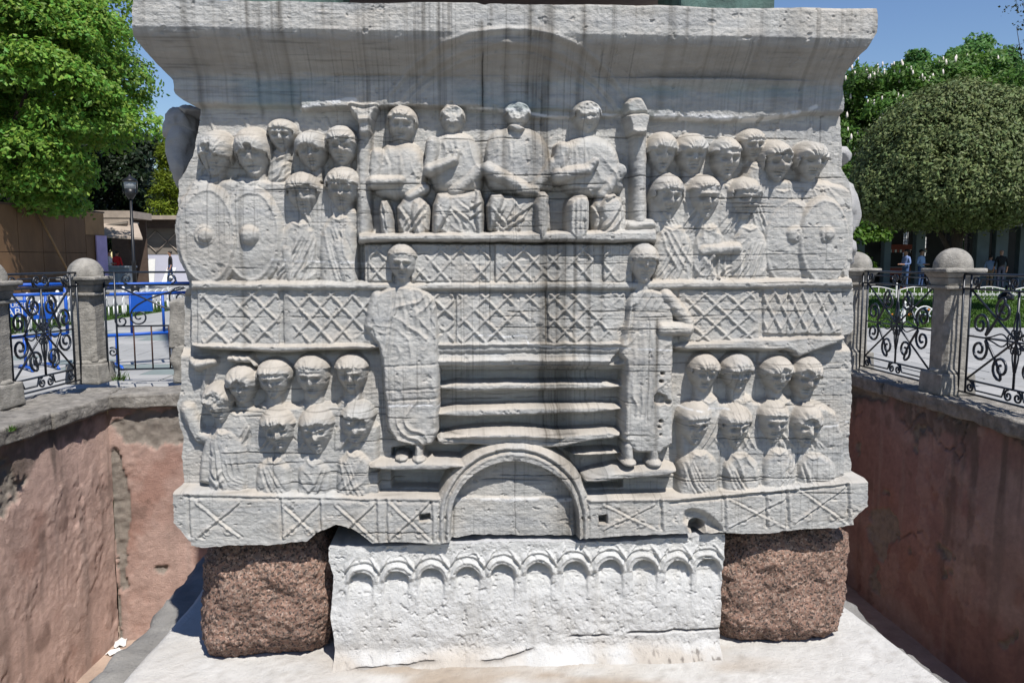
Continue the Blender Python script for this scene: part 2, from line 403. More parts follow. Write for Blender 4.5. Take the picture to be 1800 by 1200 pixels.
        wf = np.clip(wf * np.where(t > .7, 1 - .26 * sstep(.62, 1, t), 1), 1e-3, 1)
        ff = d * (.92 - .27 * np.clip((t - .36) / .34, 0, 1) - .22 * sstep(.55, 1.0, t)) * np.clip(1 - np.abs(uf / wf) ** 2.6, 0, 1) ** .42
        ff = np.where(t > 1.0, 0, ff)
        G = lambda a, b, sa, sb: np.exp(-((uf - a) / sa) ** 2 - ((t - b) / sb) ** 2)
        k = d * 1.5 * (1 - .55 * wear)
        ft = np.zeros_like(u)
        ft += .10 * (G(-.36, .455, .30, .030) + G(.36, .455, .30, .030) + .5 * G(0, .45, .2, .03))
        ft -= .19 * (G(-.36, .535, .21, .045) + G(.36, .535, .21, .045))
        ft += .085 * (G(-.36, .535, .12, .022) + G(.36, .535, .12, .022))
        nz = np.clip((t - .44) / .25, 0, 1)
        ft += (.07 + .20 * nz) * np.exp(-(uf / (.10 + .07 * nz)) ** 2) * sstep(.44, .50, t) * (1 - sstep(.675, .715, t))
        ft += .055 * (G(-.48, .66, .22, .09) + G(.48, .66, .22, .09))
        ft -= .045 * (G(-.25, .72, .10, .06) + G(.25, .72, .10, .06))
        ft += .055 * G(0, .755, .24, .018) - .085 * G(0, .785, .28, .012) + .05 * G(0, .815, .20, .018)
        ft += .06 * G(0, .905, .22, .045) - .04 * G(0, .855, .2, .02)
        ff = ff + k * ft * (ff > d * .2) * np.clip(1 - np.abs(uf) ** 4, 0, 1)
        ff += d * (.02 + .075 * wear) * fbm2(X * 55, Z * 55, sd + 9, 4, .65) * (ff > d * .15)
        fr = fringe + .035 + htp + .05 * np.abs(uf) ** 2 + .012 * np.sin(uf * 15) + .03 * fbm2(X * 25, Z * 25, sd + 5)
        side = (np.abs(uf) > .94) & (t < (.52 + long)) if bowl else np.zeros(u.shape, bool)
        hair = (t < fr) | side
        if not bowl: hair = t < fr * .8
        fa = np.where(t < .30, np.minimum(ff, hh), ff)
        h = np.where(hair, np.maximum(hh, fa * .5), np.minimum(fa, np.maximum(hh, ff * (t > .5))))
        rq = random.Random(sd)
        for _ in range(rq.choice((1, 1, 2)) if wear > .22 else 0):           # chips: a nose, a brow, a piece of the fringe
            cu, ct, cr = rq.uniform(-.5, .5), rq.uniform(.42, .85), rq.uniform(.30, .50)
            dd = np.hypot((u - cu), (t - ct) * ln / hx) + .18 * fbm2(X * 40, Z * 40, sd + 40, 3)
            lv = d * rq.uniform(.70, .80) + .10 * d * fbm2(X * 50, Z * 50, sd + 41, 3); kk3 = sstep(cr, cr * .6, dd); h = h * (1 - kk3) + np.minimum(h, lv) * kk3
        if broken is not None:
            h = np.minimum(h, d * (broken + .25 * (t - .5)) + d * .16 * fbm2(X * 34, Z * 34, sd + 30, 4, .6) )
            h = np.where((np.abs(u / wt) < 1) & (t > 0) & (t < 1), h, 0)
        h = np.where((h > .012) & (t > 0) & (t < 1.02), P + h, -9)
        # neck
        un = (u - yaw * .08) / .52
        hn = P + d * .30 * np.clip(1 - np.abs(un) ** 2.4, 0, 1) ** .5
        hn = np.where((np.abs(un) < 1) & (t > .6) & (t < 1.28), hn, -9)
        s.put(w, np.maximum(hn, -9), s.par[o] if s.par[o] is not None else o)
        s.put(w, h, o)
    def pieces(s, y0, normals=True):
        V = np.stack([s.X, y0 - s.H, s.Z], -1); ny, nx = s.X.shape
        du = np.gradient(V, axis=1); dv = np.gradient(V, axis=0)
        Nn = np.cross(du, dv); Nn /= np.linalg.norm(Nn, axis=-1, keepdims=True) + 1e-12
        if Nn[..., 1].mean() > 0: Nn = -Nn
        idx = np.arange(ny * nx).reshape(ny, nx)
        Q = np.stack([idx[:-1, :-1], idx[:-1, 1:], idx[1:, 1:], idx[1:, :-1]], -1).reshape(-1, 4)
        if V[1, 0, 2] < V[0, 0, 2]: Q = Q[:, ::-1]
        hf = s.H.ravel()[Q]; ow = s.own.ravel()[Q]; qo = np.take_along_axis(ow, hf.argmax(1)[:, None], 1)[:, 0]
        return V.reshape(-1, 3), Nn.reshape(-1, 3), Q, qo

# ---- outline of the block, as measured (pixel column, pixel row, how far it stands out)
LEFT = [(234, 3, .20), (232, 8, .20), (233, 40, .20), (231, 62, .20), (247, 84, .168), (264, 104, .14), (283, 123, .105), (301, 139, .075), (304, 163, .06), (322, 176, .05),
        (350, 190, .02), (353, 205, .0), (346, 240, .0), (339, 275, .0), (322, 302, .02), (308, 318, .04), (307, 360, .05), (311, 410, .05), (317, 455, .05), (330, 488, .05),
        (333, 500, .06), (320, 520, .04), (319, 620, .03), (320, 690, .02), (313, 712, .03), (315, 740, .03), (324, 765, .02), (322, 800, .02), (325, 846, .03), (306, 862, .11), (305, 930, .13), (318, 948, .13), (335, 962, .13)]
RIGHT = [(1538, 3, .20), (1542, 14, .20), (1542, 57, .20), (1522, 84, .155), (1500, 106, .108), (1483, 130, .07), (1481, 190, .02), (1479, 270, .0), (1480, 298, .0), (1498, 314, .04), (1507, 345, .05),
         (1508, 380, .05), (1503, 440, .04), (1489, 482, .03), (1499, 498, .07), (1502, 575, .07), (1486, 590, .05), (1495, 612, .03), (1494, 700, .02), (1489, 780, .02), (1498, 828, .04), (1524, 842, .12), (1525, 905, .13), (1514, 922, .13), (1500, 930, .13)]
BOTTOM = [(300, 925), (312, 945), (330, 958), (352, 963), (400, 958), (470, 958), (540, 951), (556, 937), (590, 922), (622, 930), (655, 955), (700, 953), (770, 956), (830, 945), (920, 946), (1040, 946), (1110, 941), (1180, 938),
          (1270, 936), (1340, 938), (1400, 931), (1470, 927), (1500, 922), (1516, 910), (1530, 895)]
def conv(lst): 
    q = np.array([at_y(x, y, -p)[[0, 2]] for x, y, p in lst]); return q
ql, qr = conv(LEFT), conv(RIGHT)
ZT = at_y(900, 1, -.20)[2]; ZB = at_y(900, 955, -.13)[2]
STEP = 0.0029
nrow = int((ZT - ZB) / STEP); ncol = 1030
zr = np.linspace(ZT, ZB, nrow)
def zmono(q):
    o = np.argsort(-q[:, 1]); return np.interp(-zr, -q[o, 1], q[o, 0])
xl = zmono(ql) + .004 * fbm2(zr * 22, zr * 0, 3) + .003 * fbm2(zr * 80, zr * 0, 4); xr_ = zmono(qr) + .004 * fbm2(zr * 22, zr * 0, 5) + .003 * fbm2(zr * 80, zr * 0, 6)
sv = np.linspace(0, 1, ncol)
X = xl[:, None] * (1 - sv) + xr_[:, None] * sv
Z = np.repeat(zr[:, None], ncol, 1)
qb = np.array([at_y(x, y, -.13)[[0, 2]] for x, y in BOTTOM])
kk = sstep(ZB + .16, ZB, Z)
Z = Z + kk * (np.interp(X, qb[:, 0], qb[:, 1]) + .004 * fbm2(X * 30, X * 0, 8) - ZB)
kt = sstep(ZT - .06, ZT, Z)
Z = Z - sstep(ZT - .11, ZT, Z) * .026 * (1 - .9 * sv[None, :])
Z = Z + kt * (.007 * fbm2(X * 5, X * 0, 11, 4) - .006 * sstep(.03, 0, np.abs(X - at_y(850, 8, -.20)[0])))
# profile of cornice, frieze and ground of the relief
prof = [(-3, .17), (1, .192), (8, .20), (57, .20), (61, .195), (75, .178), (90, .148), (105, .120), (120, .088), (135, .060), (142, .050), (186, .040), (190, .034), (194, .0)]
pz = np.array([at_y(900, y, -p)[2] for y, p in prof]); pp = np.array([p for _, p in prof]); pz[-1] = pz[-2] - .008; o_ = np.argsort(pz)
jag = .010 * fbm2(X * 7, X * 0, 21, 5, .6)
# where the frieze has broken away it ends lower or higher
bx = [at_y(x, 190, -.03)[0] for x in (340, 520, 545, 620, 700, 800, 830, 960, 1100, 1150, 1300, 1420, 1480)]
bo = np.interp(X, bx, np.array([0, 0, 4, -8, -6, -4, 2, 2, 4, 14, 16, 2, 0]) * -S)
zq = Z - (bo + jag) * sstep(pz[10] + .06, pz[10], Z) * (Z < pz[9])
base = np.interp(zq, pz[o_], pp[o_])
base = base + .034 * sstep(at_y(900, 606, 0)[2], at_y(900, 622, 0)[2], Z)
RL = Relief(X, Z, base, seed=31)
OWN = RL.owner
o_ground = OWN('relief_ground'); o_cor = OWN('cornice'); o_frz = OWN('frieze')
RL.own[Z > at_y(900, 140, -.075)[2]] = o_cor
RL.own[(Z <= at_y(900, 140, -.075)[2]) & (base > .020)] = o_frz
# repaired block in the frieze, the faint arch over the box, joints
o_inset = OWN('frieze_block', o_frz)
RL.poly([(525, 134), (852, 130), (850, 188), (700, 186), (528, 192)], .054, o_inset, base=.03, r=3, smooth=0)
o_arch0 = OWN('carved_arch')
def arc(cx, cy, rx, ry, a0, a1, n=24): return [(cx + rx * math.cos(R(a0 + (a1 - a0) * k / n)), cy - ry * math.sin(R(a0 + (a1 - a0) * k / n))) for k in range(n + 1)]
for rr, am in ((0, .010), (22, .008), (34, .005)):
    RL.ridge(arc(892, 268, 246 - rr, 205 - rr, 14, 166), 4, am, P=.1, fade=True)
    RL.ridge(arc(892, 268, 238 - rr, 197 - rr, 14, 166), 4, -am * .8, P=.1, fade=True)

# ---- upper register -------------------------------------------------------
heads = []
def figure(name='carved_figure'): return OWN(name)
def bust(o, cx, y0, y1, hl, hr, P, r=15, d0=0.0, folds=4, seed=0, neck=11, drop=26):
    pg = [(cx - neck, y0 - 6), (cx + neck, y0 - 6), (cx + hr * .62, y0 + 5), (cx + hr * .95, y0 + drop), (cx + hr, y0 + drop + 26), (cx + hr, y1 - 12), (cx + hr, y1 - 4), (cx + hr, y1), (cx + hr - 8, y1), (cx - hl + 8, y1), (cx - hl, y1), (cx - hl, y1 - 4), (cx - hl, y1 - 12), (cx - hl, y0 + drop + 26), (cx - hl * .95, y0 + drop), (cx - hl * .62, y0 + 5)]
    RL.poly(pg, P, o, base=d0, r=r, bulge=.012, smooth=2)
    rr = random.Random(seed + int(cx)); sx = rr.choice((-1, 1))
    for k in range(folds):
        x0 = cx + sx * (hl * (.75 - .12 * k)); x1 = cx - sx * hl * (.1 + .28 * k) + rr.uniform(-6, 6)
        ym = y0 + drop * .6 + rr.uniform(0, 12)
        pts = [(x0, ym), ((x0 * .6 + x1 * .4), ym + (y1 - ym) * .45 + rr.uniform(0, 8)), (x1, y1 - rr.uniform(0, 14))]
        RL.ridge(pts, rr.uniform(2.0, 3.2), rr.uniform(.004, .008), P=P, within=[o], fade=True)
        RL.ridge([(p[0] + 4, p[1] + 1) for p in pts], 2.2, -rr.uniform(.003, .007), P=P, within=[o], fade=True)
    if y0:                                   # neckline
        RL.ridge([(cx - neck * 1.8, y0 + 2), (cx, y0 + 12), (cx + neck * 1.8, y0 + 2)], 2.2, .005, P=P, within=[o])
        RL.ridge([(cx - neck * 1.8, y0 - 1), (cx, y0 + 8), (cx + neck * 1.8, y0 - 1)], 2.0, -.004, P=P, within=[o])
def H_(o, *a, **k):
    h = OWN('head', o); rq = random.Random(int(a[0] * 13 + a[1])); k['wear'] = min(1, k.get('wear', .3) * rq.uniform(.7, 1.3) + rq.uniform(0, .12)); k.setdefault('roll', rq.uniform(-.09, .09)); k['fringe'] = k.get('fringe', .36) + rq.uniform(-.05, .04); k.setdefault('bowl', rq.random() > .25); heads.append((h, o, a, k)); return h
# spears behind the guards
for (a, b) in [((368, 205), (378, 232)), ((432, 212), (442, 240)), ((520, 214), (530, 238)), ((574, 210), (582, 232)), ((1206, 210), (1190, 300)), ((1268, 212), (1258, 300)), ((1372, 212), (1345, 320)), ((1427, 218), (1398, 325))]:
    RL.caps(a, b, 4, 3, 0, .007, OWN('spear'))
o_crowd = o_ground
RL.poly([(312, 318), (470, 312), (628, 330), (628, 500), (330, 500), (312, 440)], .050, o_crowd, r=10, smooth=1)
RL.poly([(1142, 330), (1340, 312), (1480, 320), (1504, 340), (1502, 500), (1142, 500)], .050, o_crowd, r=10, smooth=1)
RL.poly([(390, 722), (500, 706), (668, 706), (668, 872), (345, 872), (350, 780)], .078, o_crowd, r=12, smooth=1)
RL.poly([(1192, 716), (1280, 700), (1440, 704), (1484, 730), (1490, 872), (1192, 876)], .080, o_crowd, r=12, smooth=1)
# left group: back row, then guards with shields, then front row
f = figure(); bust(f, 490, 268, 330, 22, 24, .035, seed=1); H_(f, 490, 206, 262, 24, d=.10, wear=.15)
f = figure(); bust(f, 541, 303, 420, 26, 28, .04, seed=2); H_(f, 541, 226, 296, 27, yaw=.35, wear=.25, fringe=.42)
f = figure(); bust(f, 594, 296, 420, 26, 28, .045, seed=3); H_(f, 595, 217, 288, 27, yaw=.4, wear=.3, fringe=.42)
f = figure(); bust(f, 371, 311, 520, 52, 40, .05, r=20, seed=4, neck=18); fg1 = f
RL.ridge([(352, 312), (371, 330), (392, 312)], 3, -.008, P=.06, within=[f])
H_(f, 370, 226, 306, 28, wear=.9, fringe=.46, long=.35, bowl=True, d=.13)
f = figure(); bust(f, 436, 312, 520, 44, 46, .05, r=20, seed=5, neck=18); fg2 = f
H_(f, 436, 220, 308, 29, wear=.85, fringe=.46, long=.35, bowl=True, d=.13)
sh = OWN('shield', fg2); RL.ellip((440, 415), 54, 84, .058, .030, sh, .6, 2.2); RL.ridge(arc(440, 415, 48, 77, 0, 360, 40), 3, .007, P=.08, within=[sh])
bs = OWN('shield_boss', fg2); RL.ellip((437, 413), 17, 17, .08, .040, bs)
sh = OWN('shield', fg1); RL.ellip((363, 415), 54, 88, .068, .034, sh, .6, 2.2); RL.ridge(arc(363, 415, 48, 81, 0, 360, 40), 3, .007, P=.09, within=[sh])
bs = OWN('shield_boss', fg1); RL.ellip((359, 413), 18, 18, .09, .036, bs)
RL.ridge(arc(359, 413, 13, 13, 0, 360, 24), 2.5, -.010, P=.12, within=[bs])
f = figure(); bust(f, 528, 386, 520, 46, 34, .062, seed=6, folds=6); H_(f, 527, 299, 374, 28, d=.13, P=.01, wear=.45, fringe=.34)
RL.caps((505, 440), (512, 492), 11, 9, .05, .03, f)
f = figure(); bust(f, 596, 376, 520, 38, 34, .066, seed=7, folds=7); H_(f, 596, 290, 366, 29, d=.135, P=.01, yaw=.3, wear=.4, fringe=.38)
RL.caps((598, 430), (612, 490), 14, 13, .06, .03, f)
RL.ridge([(600, 400), (606, 450), (640, 498)], 3, .008, P=.09, within=[f])
# right group
for (cx, y0, y1, hw, yw, wr) in [(1170, 229, 300, 26, 0, .35), (1223, 231, 302, 28, .15, .2), (1284, 238, 312, 27, .2, .35), (1329, 224, 280, 24, .1, .1)]:
    f = figure(); bust(f, cx, y1 + 6, 420, hw + 4, hw + 5, .05, seed=cx); H_(f, cx, y0, y1, hw, yaw=yw, wear=wr, fringe=.40, d=.125 if cx != 1329 else .10)
f = figure(); fg3 = f; bust(f, 1376, 326, 498, 42, 42, .05, r=20, seed=8, neck=18); H_(f, 1374, 243, 316, 29, yaw=.4, wear=.35, fringe=.40, long=.25)
f = figure(); fg4 = f; bust(f, 1442, 322, 498, 40, 58, .05, r=22, seed=9, neck=18); H_(f, 1437, 245, 312, 29, yaw=.35, wear=.15, fringe=.42, long=.25)
sh = OWN('shield', fg3); RL.ellip((1392, 430), 48, 82, .050, .030, sh, .6, 2.2); RL.ridge(arc(1392, 430, 43, 75, 0, 360, 40), 3, .005, P=.08, within=[sh])
bs = OWN('shield_boss', fg3); RL.ellip((1398, 412), 15, 16, .075, .024, bs)
sh = OWN('shield', fg4); RL.ellip((1449, 426), 47, 80, .072, .034, sh, .6, 2.2); RL.ridge(arc(1449, 426, 42, 73, 0, 360, 40), 3, .006, P=.08, within=[sh])
bs = OWN('shield_boss', fg4); RL.ellip((1456, 412), 15, 16, .098, .028, bs)
RL.ridge(arc(1456, 412, 10, 11, 0, 360, 24), 2.2, -.006, P=.1, within=[bs])
for (cx, y0, y1, hw, yw, hl, hr) in [(1181, 304, 382, 28, .1, 40, 42), (1246, 305, 382, 29, .15, 34, 36), (1318, 310, 382, 29, .2, 38, 36)]:
    f = figure(); bust(f, cx, y1 + 12, 520, hl, hr, .066, seed=cx, folds=6, drop=34); H_(f, cx, y0, y1, hw, d=.13, P=.015, yaw=yw, wear=.5, fringe=.34 if cx > 1200 else .38)
    if cx == 1246:
        RL.carve([(1244, 448), (1292, 444), (1290, 486), (1248, 490)], .055, r=5)
        RL.caps((1240, 440), (1296, 436), 11, 10, .06, .035, f)
        for k in range(4): RL.ridge([(1252 + k * 11, 450), (1251 + k * 11, 490)], 2.4, .014, P=.06, within=[f])
        for k in range(4): RL.ridge(arc(1298, 500, 38 - 8 * k, 34 - 7 * k, 20, 160), 2.2, .008, P=.07)
    if cx == 1181:
        for k in range(3): RL.ridge([(1160 + 6 * k, 395), (1172 + 14 * k, 440), (1196 + 16 * k, 480)], 2.4, .007, P=.08, within=[f], fade=True)

# ---- the box: columns and seated figures
o_led0 = OWN('box_floor'); RL.poly([(628, 409), (900, 406), (1156, 402), (1157, 428), (900, 427), (628, 428)], .135, o_led0, r=7, smooth=0)
o_cl = OWN('colonnette')
RL.caps((640, 236), (640, 408), 14, 14, 0, .075, o_cl); RL.poly([(610, 176), (640, 180), (666, 176), (662, 194), (652, 214), (652, 240), (628, 240), (628, 214), (612, 192)], .115, o_cl, r=6, smooth=1)
RL.ridge([(612, 186), (640, 192), (664, 186)], 3, -.012, P=.08, within=[o_cl]); RL.ridge([(626, 214), (654, 214)], 4, .016, P=.06, within=[o_cl])
RL.ellip((638, 228), 9, 12, .05, .04, o_cl)
o_cl = OWN('colonnette')
RL.caps((1123, 236), (1123, 395), 14, 15, 0, .08, o_cl); RL.poly([(1099, 198), (1146, 196), (1142, 216), (1136, 240), (1110, 240), (1104, 216)], .115, o_cl, r=6, smooth=1)
RL.poly([(1097, 172), (1126, 166), (1138, 182), (1146, 206), (1099, 208)], .09, o_cl, r=8, smooth=1); RL.ridge([(1108, 234), (1138, 234)], 4, .018, P=.07, within=[o_cl])
RL.ridge([(1098, 200), (1146, 198)], 2.5, -.012, P=.08, within=[o_cl])
RL.caps((1105, 398), (1142, 396), 12, 12, 0, .09, o_cl)
def seated(torso, P, arms, legs, folds):
    f = figure(); RL.poly(torso, P, f, r=20, bulge=.012)
    for (pg, q) in legs: RL.poly([(x, y if y < 400 else 426) for x, y in pg], q, f, r=10, bulge=.012, smooth=1)
    for (a, b, ra, rb, q, dd) in arms: RL.caps(a, b, ra, rb, q, dd, f)
    for (pts, am) in folds:
        RL.ridge(pts, 2.6, am, P=P, within=[f], fade=True); RL.ridge([(x + 4.5, y + 1) for x, y in pts], 2.4, -am * .9, P=P, within=[f], fade=True)
    return f
def fan(x0, y0, x1, y1, n, bend=0, am=.008):
    return [([(x0[0] + (x0[1] - x0[0]) * k / max(n - 1, 1), y0), ((x0[0] + (x0[1] - x0[0]) * k / max(n - 1, 1) + x1[0] + (x1[1] - x1[0]) * k / max(n - 1, 1)) / 2 + bend, (y0 + y1) / 2 + abs(bend) * .5), (x1[0] + (x1[1] - x1[0]) * k / max(n - 1, 1), y1)], am) for k in range(n)]
f = seated([(672, 254), (694, 247), (722, 247), (742, 262), (752, 300), (748, 352), (662, 352), (652, 318), (660, 278)], .065,
           [((664, 272), (656, 318), 13, 11, .04, .045), ((656, 320), (702, 318), 12, 9, .05, .06), ((745, 330), (720, 345), 10, 10, .05, .04)],
           [([(662, 352), (688, 350), (694, 412), (670, 412)], .105), ([(694, 345), (756, 338), (758, 412), (700, 412)], .075), ([(716, 350), (748, 346), (752, 412), (724, 412)], .10)],
           fan((668, 684), 358, (676, 692), 408, 3) + fan((676, 700), 266, (684, 704), 308, 2, 3, .004))
for pts_ in ([(690, 354), (716, 382), (700, 412)], [(750, 352), (724, 388), (704, 412)], [(746, 374), (726, 400), (712, 414)]): RL.ridge(pts_, 3, .012, P=.09, within=[f], fade=True); RL.ridge([(x + 5, y + 2) for x, y in pts_], 3, -.010, P=.09, within=[f], fade=True)
H_(f, 704, 182, 246, 25, d=.115, yaw=.1, wear=.3, fringe=.36)
f = seated([(762, 242), (782, 230), (818, 230), (838, 246), (850, 290), (850, 345), (764, 345), (752, 300), (754, 268)], .075,
           [((762, 252), (757, 296), 13, 12, .05, .05), ((757, 298), (798, 282), 12, 9, .06, .07), ((842, 300), (800, 335), 12, 12, .06, .035), ((798, 283), (802, 268), 8, 6, .08, .04)],
           [([(760, 336), (800, 340), (850, 330), (852, 412), (762, 412)], .095), ([(758, 338), (796, 336), (800, 368), (764, 412), (758, 400)], .12), ([(826, 332), (852, 330), (853, 412), (834, 412)], .112)],
           fan((772, 800), 364, (784, 838), 410, 3, 8, .006) + fan((766, 790), 244, (768, 794), 278, 3, 3, .004) + [([(800, 352), (824, 368), (850, 352)], .010), ([(790, 362), (822, 385), (848, 368)], .010)])
H_(f, 795, 181, 230, 21, d=.115, wear=1.0, broken=.72)
f = seated([(866, 228), (892, 220), (930, 220), (960, 240), (974, 295), (976, 345), (862, 342), (850, 300), (854, 258)], .075,
           [((856, 296), (920, 330), 13, 12, .06, .06), ((972, 290), (938, 332), 14, 12, .05, .05), ((915, 332), (940, 336), 9, 9, .08, .04)],
           [([(852, 336), (900, 344), (968, 336), (970, 412), (858, 412)], .085), ([(853, 340), (892, 338), (884, 372), (858, 412)], .115), ([(934, 336), (968, 334), (966, 370), (964, 412), (940, 412)], .135)],
           fan((890, 935), 356, (872, 910), 410, 4, -8) + fan((896, 950), 246, (890, 958), 312, 3, 5, .004) + [([(862, 362), (888, 392), (940, 356)], .011), ([(860, 380), (884, 404), (930, 378)], .009)])
RL.poly([(890, 222), (900, 214), (930, 224), (912, 236)], .10, f, base=.03, r=5)
H_(f, 911, 176, 222, 22, d=.11, wear=1.0, broken=.62)
f = seated([(984, 256), (1010, 240), (1050, 234), (1084, 250), (1098, 300), (1100, 345), (1000, 350), (980, 314), (980, 280)], .085,
           [((990, 262), (982, 306), 14, 13, .06, .06), ((984, 308), (1034, 298), 14, 10, .07, .07), ((1034, 298), (1048, 284), 9, 6, .09, .05), ((1090, 300), (1060, 340), 13, 11, .06, .04)],
           [([(1000, 344), (1034, 338), (1040, 360), (1036, 414), (996, 414), (994, 368)], .135), ([(1036, 344), (1090, 336), (1104, 380), (1100, 412), (1040, 414)], .075), ([(1052, 340), (1092, 338), (1098, 380), (1084, 412), (1052, 412)], .118)],
           fan((1004, 1034), 352, (1002, 1034), 412, 5, 0, .007) + fan((996, 1026), 260, (992, 1030), 290, 3, 2, .004) + [([(1086, 338), (1104, 360), (1108, 396)], .010)])
for pts_ in ([(1030, 346), (1056, 384), (1040, 414)], [(1094, 350), (1070, 390), (1044, 412)], [(1096, 376), (1076, 402), (1056, 414)], [(1036, 340), (1060, 352), (1090, 340)]): RL.ridge(pts_, 3, .012, P=.09, within=[f], fade=True); RL.ridge([(x + 5, y + 2) for x, y in pts_], 3, -.010, P=.09, within=[f], fade=True)
H_(f, 1036, 174, 228, 25, d=.125, wear=1.0, broken=.80)
o_brk = OWN('broken_band'); RL.poly([(824, 178), (880, 176), (934, 178), (1000, 184), (1098, 186), (1098, 206), (1000, 208), (930, 210), (888, 200), (834, 192)], .022, o_brk, r=4, smooth=1)

# ---- railings: lattice panels between moulded rails
def lattice(x0, x1, ya, yb, P, base, o, cw=34, ch=38, amp=.013, phase=(0, 0), skew=0.0):
    RL.poly([(x0, ya), (x1, ya), (x1, yb), (x0, yb)], P, o, base=base, r=3, smooth=0)
    p = RL.pts([(x0, ya), (x1, yb)], P); w = RL.win(p[0][0], p[1][0], p[1][1], p[0][1], 0)
    Xw, Zw = RL.Xw[w], RL.Zw[w]; u = (Xw - p[0][0]) / S + phase[0]; v = -(Zw - p[0][1]) / S + phase[1]
    ins = (u - phase[0] > 4) & (u - phase[0] < (x1 - x0) - 4) & (v - phase[1] > 4) & (v - phase[1] < (yb - ya) - 2)
    out = 0
    for sg in (1, -1):
        q = (u / cw + sg * v / ch); d = np.abs(q - np.round(q)) / math.hypot(1 / cw, 1 / ch)
        out = np.maximum(out, np.exp(-(d / 2.3) ** 4))
        sh2 = np.abs(((q + sg * .10) - np.round(q + sg * .10))) / math.hypot(1 / cw, 1 / ch)
    wear = sstep(-.42, .05, fbm2(Xw * 9, Zw * 9, int(x0), 3))
    RL.H[w] += np.where(ins & (RL.own[w] == o), (out * amp * .75 - .003) * wear, 0)
RL.poly([(640, 428), (1118, 428), (1118, 500), (640, 500)], .078, o_ground, r=3, smooth=0); RL.poly([(335, 508), (1500, 504), (1500, 590), (1190, 606), (335, 606)], .074, o_ground, r=3, smooth=0)
o_rail = OWN('railing_rail')
RL.poly([(333, 492), (700, 494), (900, 492), (1500, 488), (1502, 508), (900, 513), (333, 512)], .105, o_rail, base=.03, r=8, smooth=0)
for (a, b) in [((646, 428), (692, 497)), ((722, 428), (863, 497)), ((868, 428), (1045, 497)), ((1058, 428), (1112, 497))]:
    o = OWN('lattice_panel'); lattice(a[0], b[0], a[1], b[1], .095, 0, o, phase=(a[0] % 7, 9))
for (x0, x1, ya, yb, cw, ch) in [(335, 498, 508, 606, 40, 40), (498, 668, 508, 606, 36, 40), (1190, 1338, 508, 600, 40, 36), (1338, 1501, 500, 588, 24, 44)]:
    o = OWN('lattice_panel'); lattice(x0 + (12 if x0 == 335 else 0), x1 - (4 if x1 < 1400 else 22), ya, yb, .085, 0, o, cw, ch, .012, phase=(11, 9))
for (x0, x1) in [(668, 800), (800, 960), (960, 1100)]:
    o = OWN('lattice_panel'); lattice(x0, x1, 512, 606, .085, 0, o, 38, 38, .013, phase=(5, 7))
o_rail2 = OWN('railing_rail')
RL.poly([(333, 600), (500, 603), (672, 601), (672, 616), (560, 617), (500, 622), (420, 618), (333, 613)], .108, o_rail2, base=.02, r=7, smooth=1)
o_rail3 = OWN('railing_rail')
RL.poly([(1182, 600), (1260, 596), (1340, 592), (1490, 586), (1486, 600), (1420, 622), (1400, 632), (1390, 616), (1350, 618), (1300, 616), (1182, 618)], .105, o_rail3, base=.02, r=7, smooth=1)
RL.poly([(1330, 600), (1345, 600), (1385, 620), (1380, 636), (1340, 660), (1326, 660)], .05, o_rail3, r=9)
o_mold = OWN('stair_moulding')
RL.poly([(668, 601), (1100, 598), (1184, 601), (1184, 648), (1100, 645), (668, 645)], .092, o_mold, r=5, smooth=0)
for y, am, wd in ((603, .016, 5), (622, -.010, 3.5), (634, .012, 3.5), (628, -.004, 3)):
    RL.ridge([(772, y + 1), (920, y - 1), (1088, y + 1)], wd, am, P=.1, within=[o_mold])
RL.carve([(1060, 640), (1100, 600), (1112, 610), (1085, 648)], .06, r=6)

# ---- the stair and its two attendants
o_well = OWN('stair_riser'); RL.carve([(770, 646), (1098, 646), (1090, 850), (690, 850), (690, 780), (768, 770)], -.030, o_well, r=3, smooth=0)
def step(px, P, o=None):
    o = OWN('stair_step') if o is None else o; RL.poly(px, P, o, base=-.045, r=7, bulge=.004, smooth=1); return o
step([(772, 669), (900, 669), (1098, 667), (1097, 686), (900, 688), (772, 691)], .055)
step([(768, 714), (900, 711), (1094, 708), (1094, 726), (900, 732), (768, 737)], .075)
step([(766, 762), (800, 766), (860, 756), (1000, 757), (1092, 752), (1092, 772), (1030, 776), (980, 790), (820, 782), (766, 784)], .095)
step([(990, 792), (1092, 788), (1092, 800), (1010, 803)], .07)
step([(646, 812), (700, 806), (830, 806), (826, 826), (646, 828)], .135)
step([(1022, 834), (1110, 818), (1190, 812), (1190, 834), (1100, 842), (1026, 850)], .135)
o_side = OWN('stair_side'); RL.poly([(646, 826), (668, 826), (668, 870), (646, 870)], .09, o_side, r=4, smooth=0)
f = figure('attendant_figure')
RL.poly([(656, 514), (690, 498), (730, 498), (764, 514), (774, 560), (776, 640), (774, 700), (772, 780), (735, 788), (682, 776), (672, 690), (668, 620), (650, 590), (646, 545)], .115, f, r=9, bulge=.010, smooth=1)
RL.caps((664, 522), (650, 572), 13, 11, .07, .05, f); RL.caps((650, 574), (672, 604), 10, 9, .07, .04, f)
for (p, am) in fan((700, 742), 510, (716, 752), 590, 3, 4, .004) + fan((700, 690), 504, (680, 672), 640, 2, 0, .005): RL.ridge(p, 3, am, P=.13, within=[f], fade=True); RL.ridge([(x + 5, y) for x, y in p], 2.6, -am, P=.13, within=[f], fade=True)
for y in (643, 686, 704): RL.ridge([(674, y + 2), (772, y - 2)], 2, -.006, P=.13, within=[f])
RL.caps((737, 784), (737, 804), 8, 8, .07, .04, f); RL.ellip((737, 808), 13, 7, .08, .06, f); RL.ellip((706, 806), 12, 6, .08, .05, f)
H_(f, 705, 428, 494, 24, d=.105, P=.075, wear=.15, fringe=.30)
f = figure('attendant_figure')
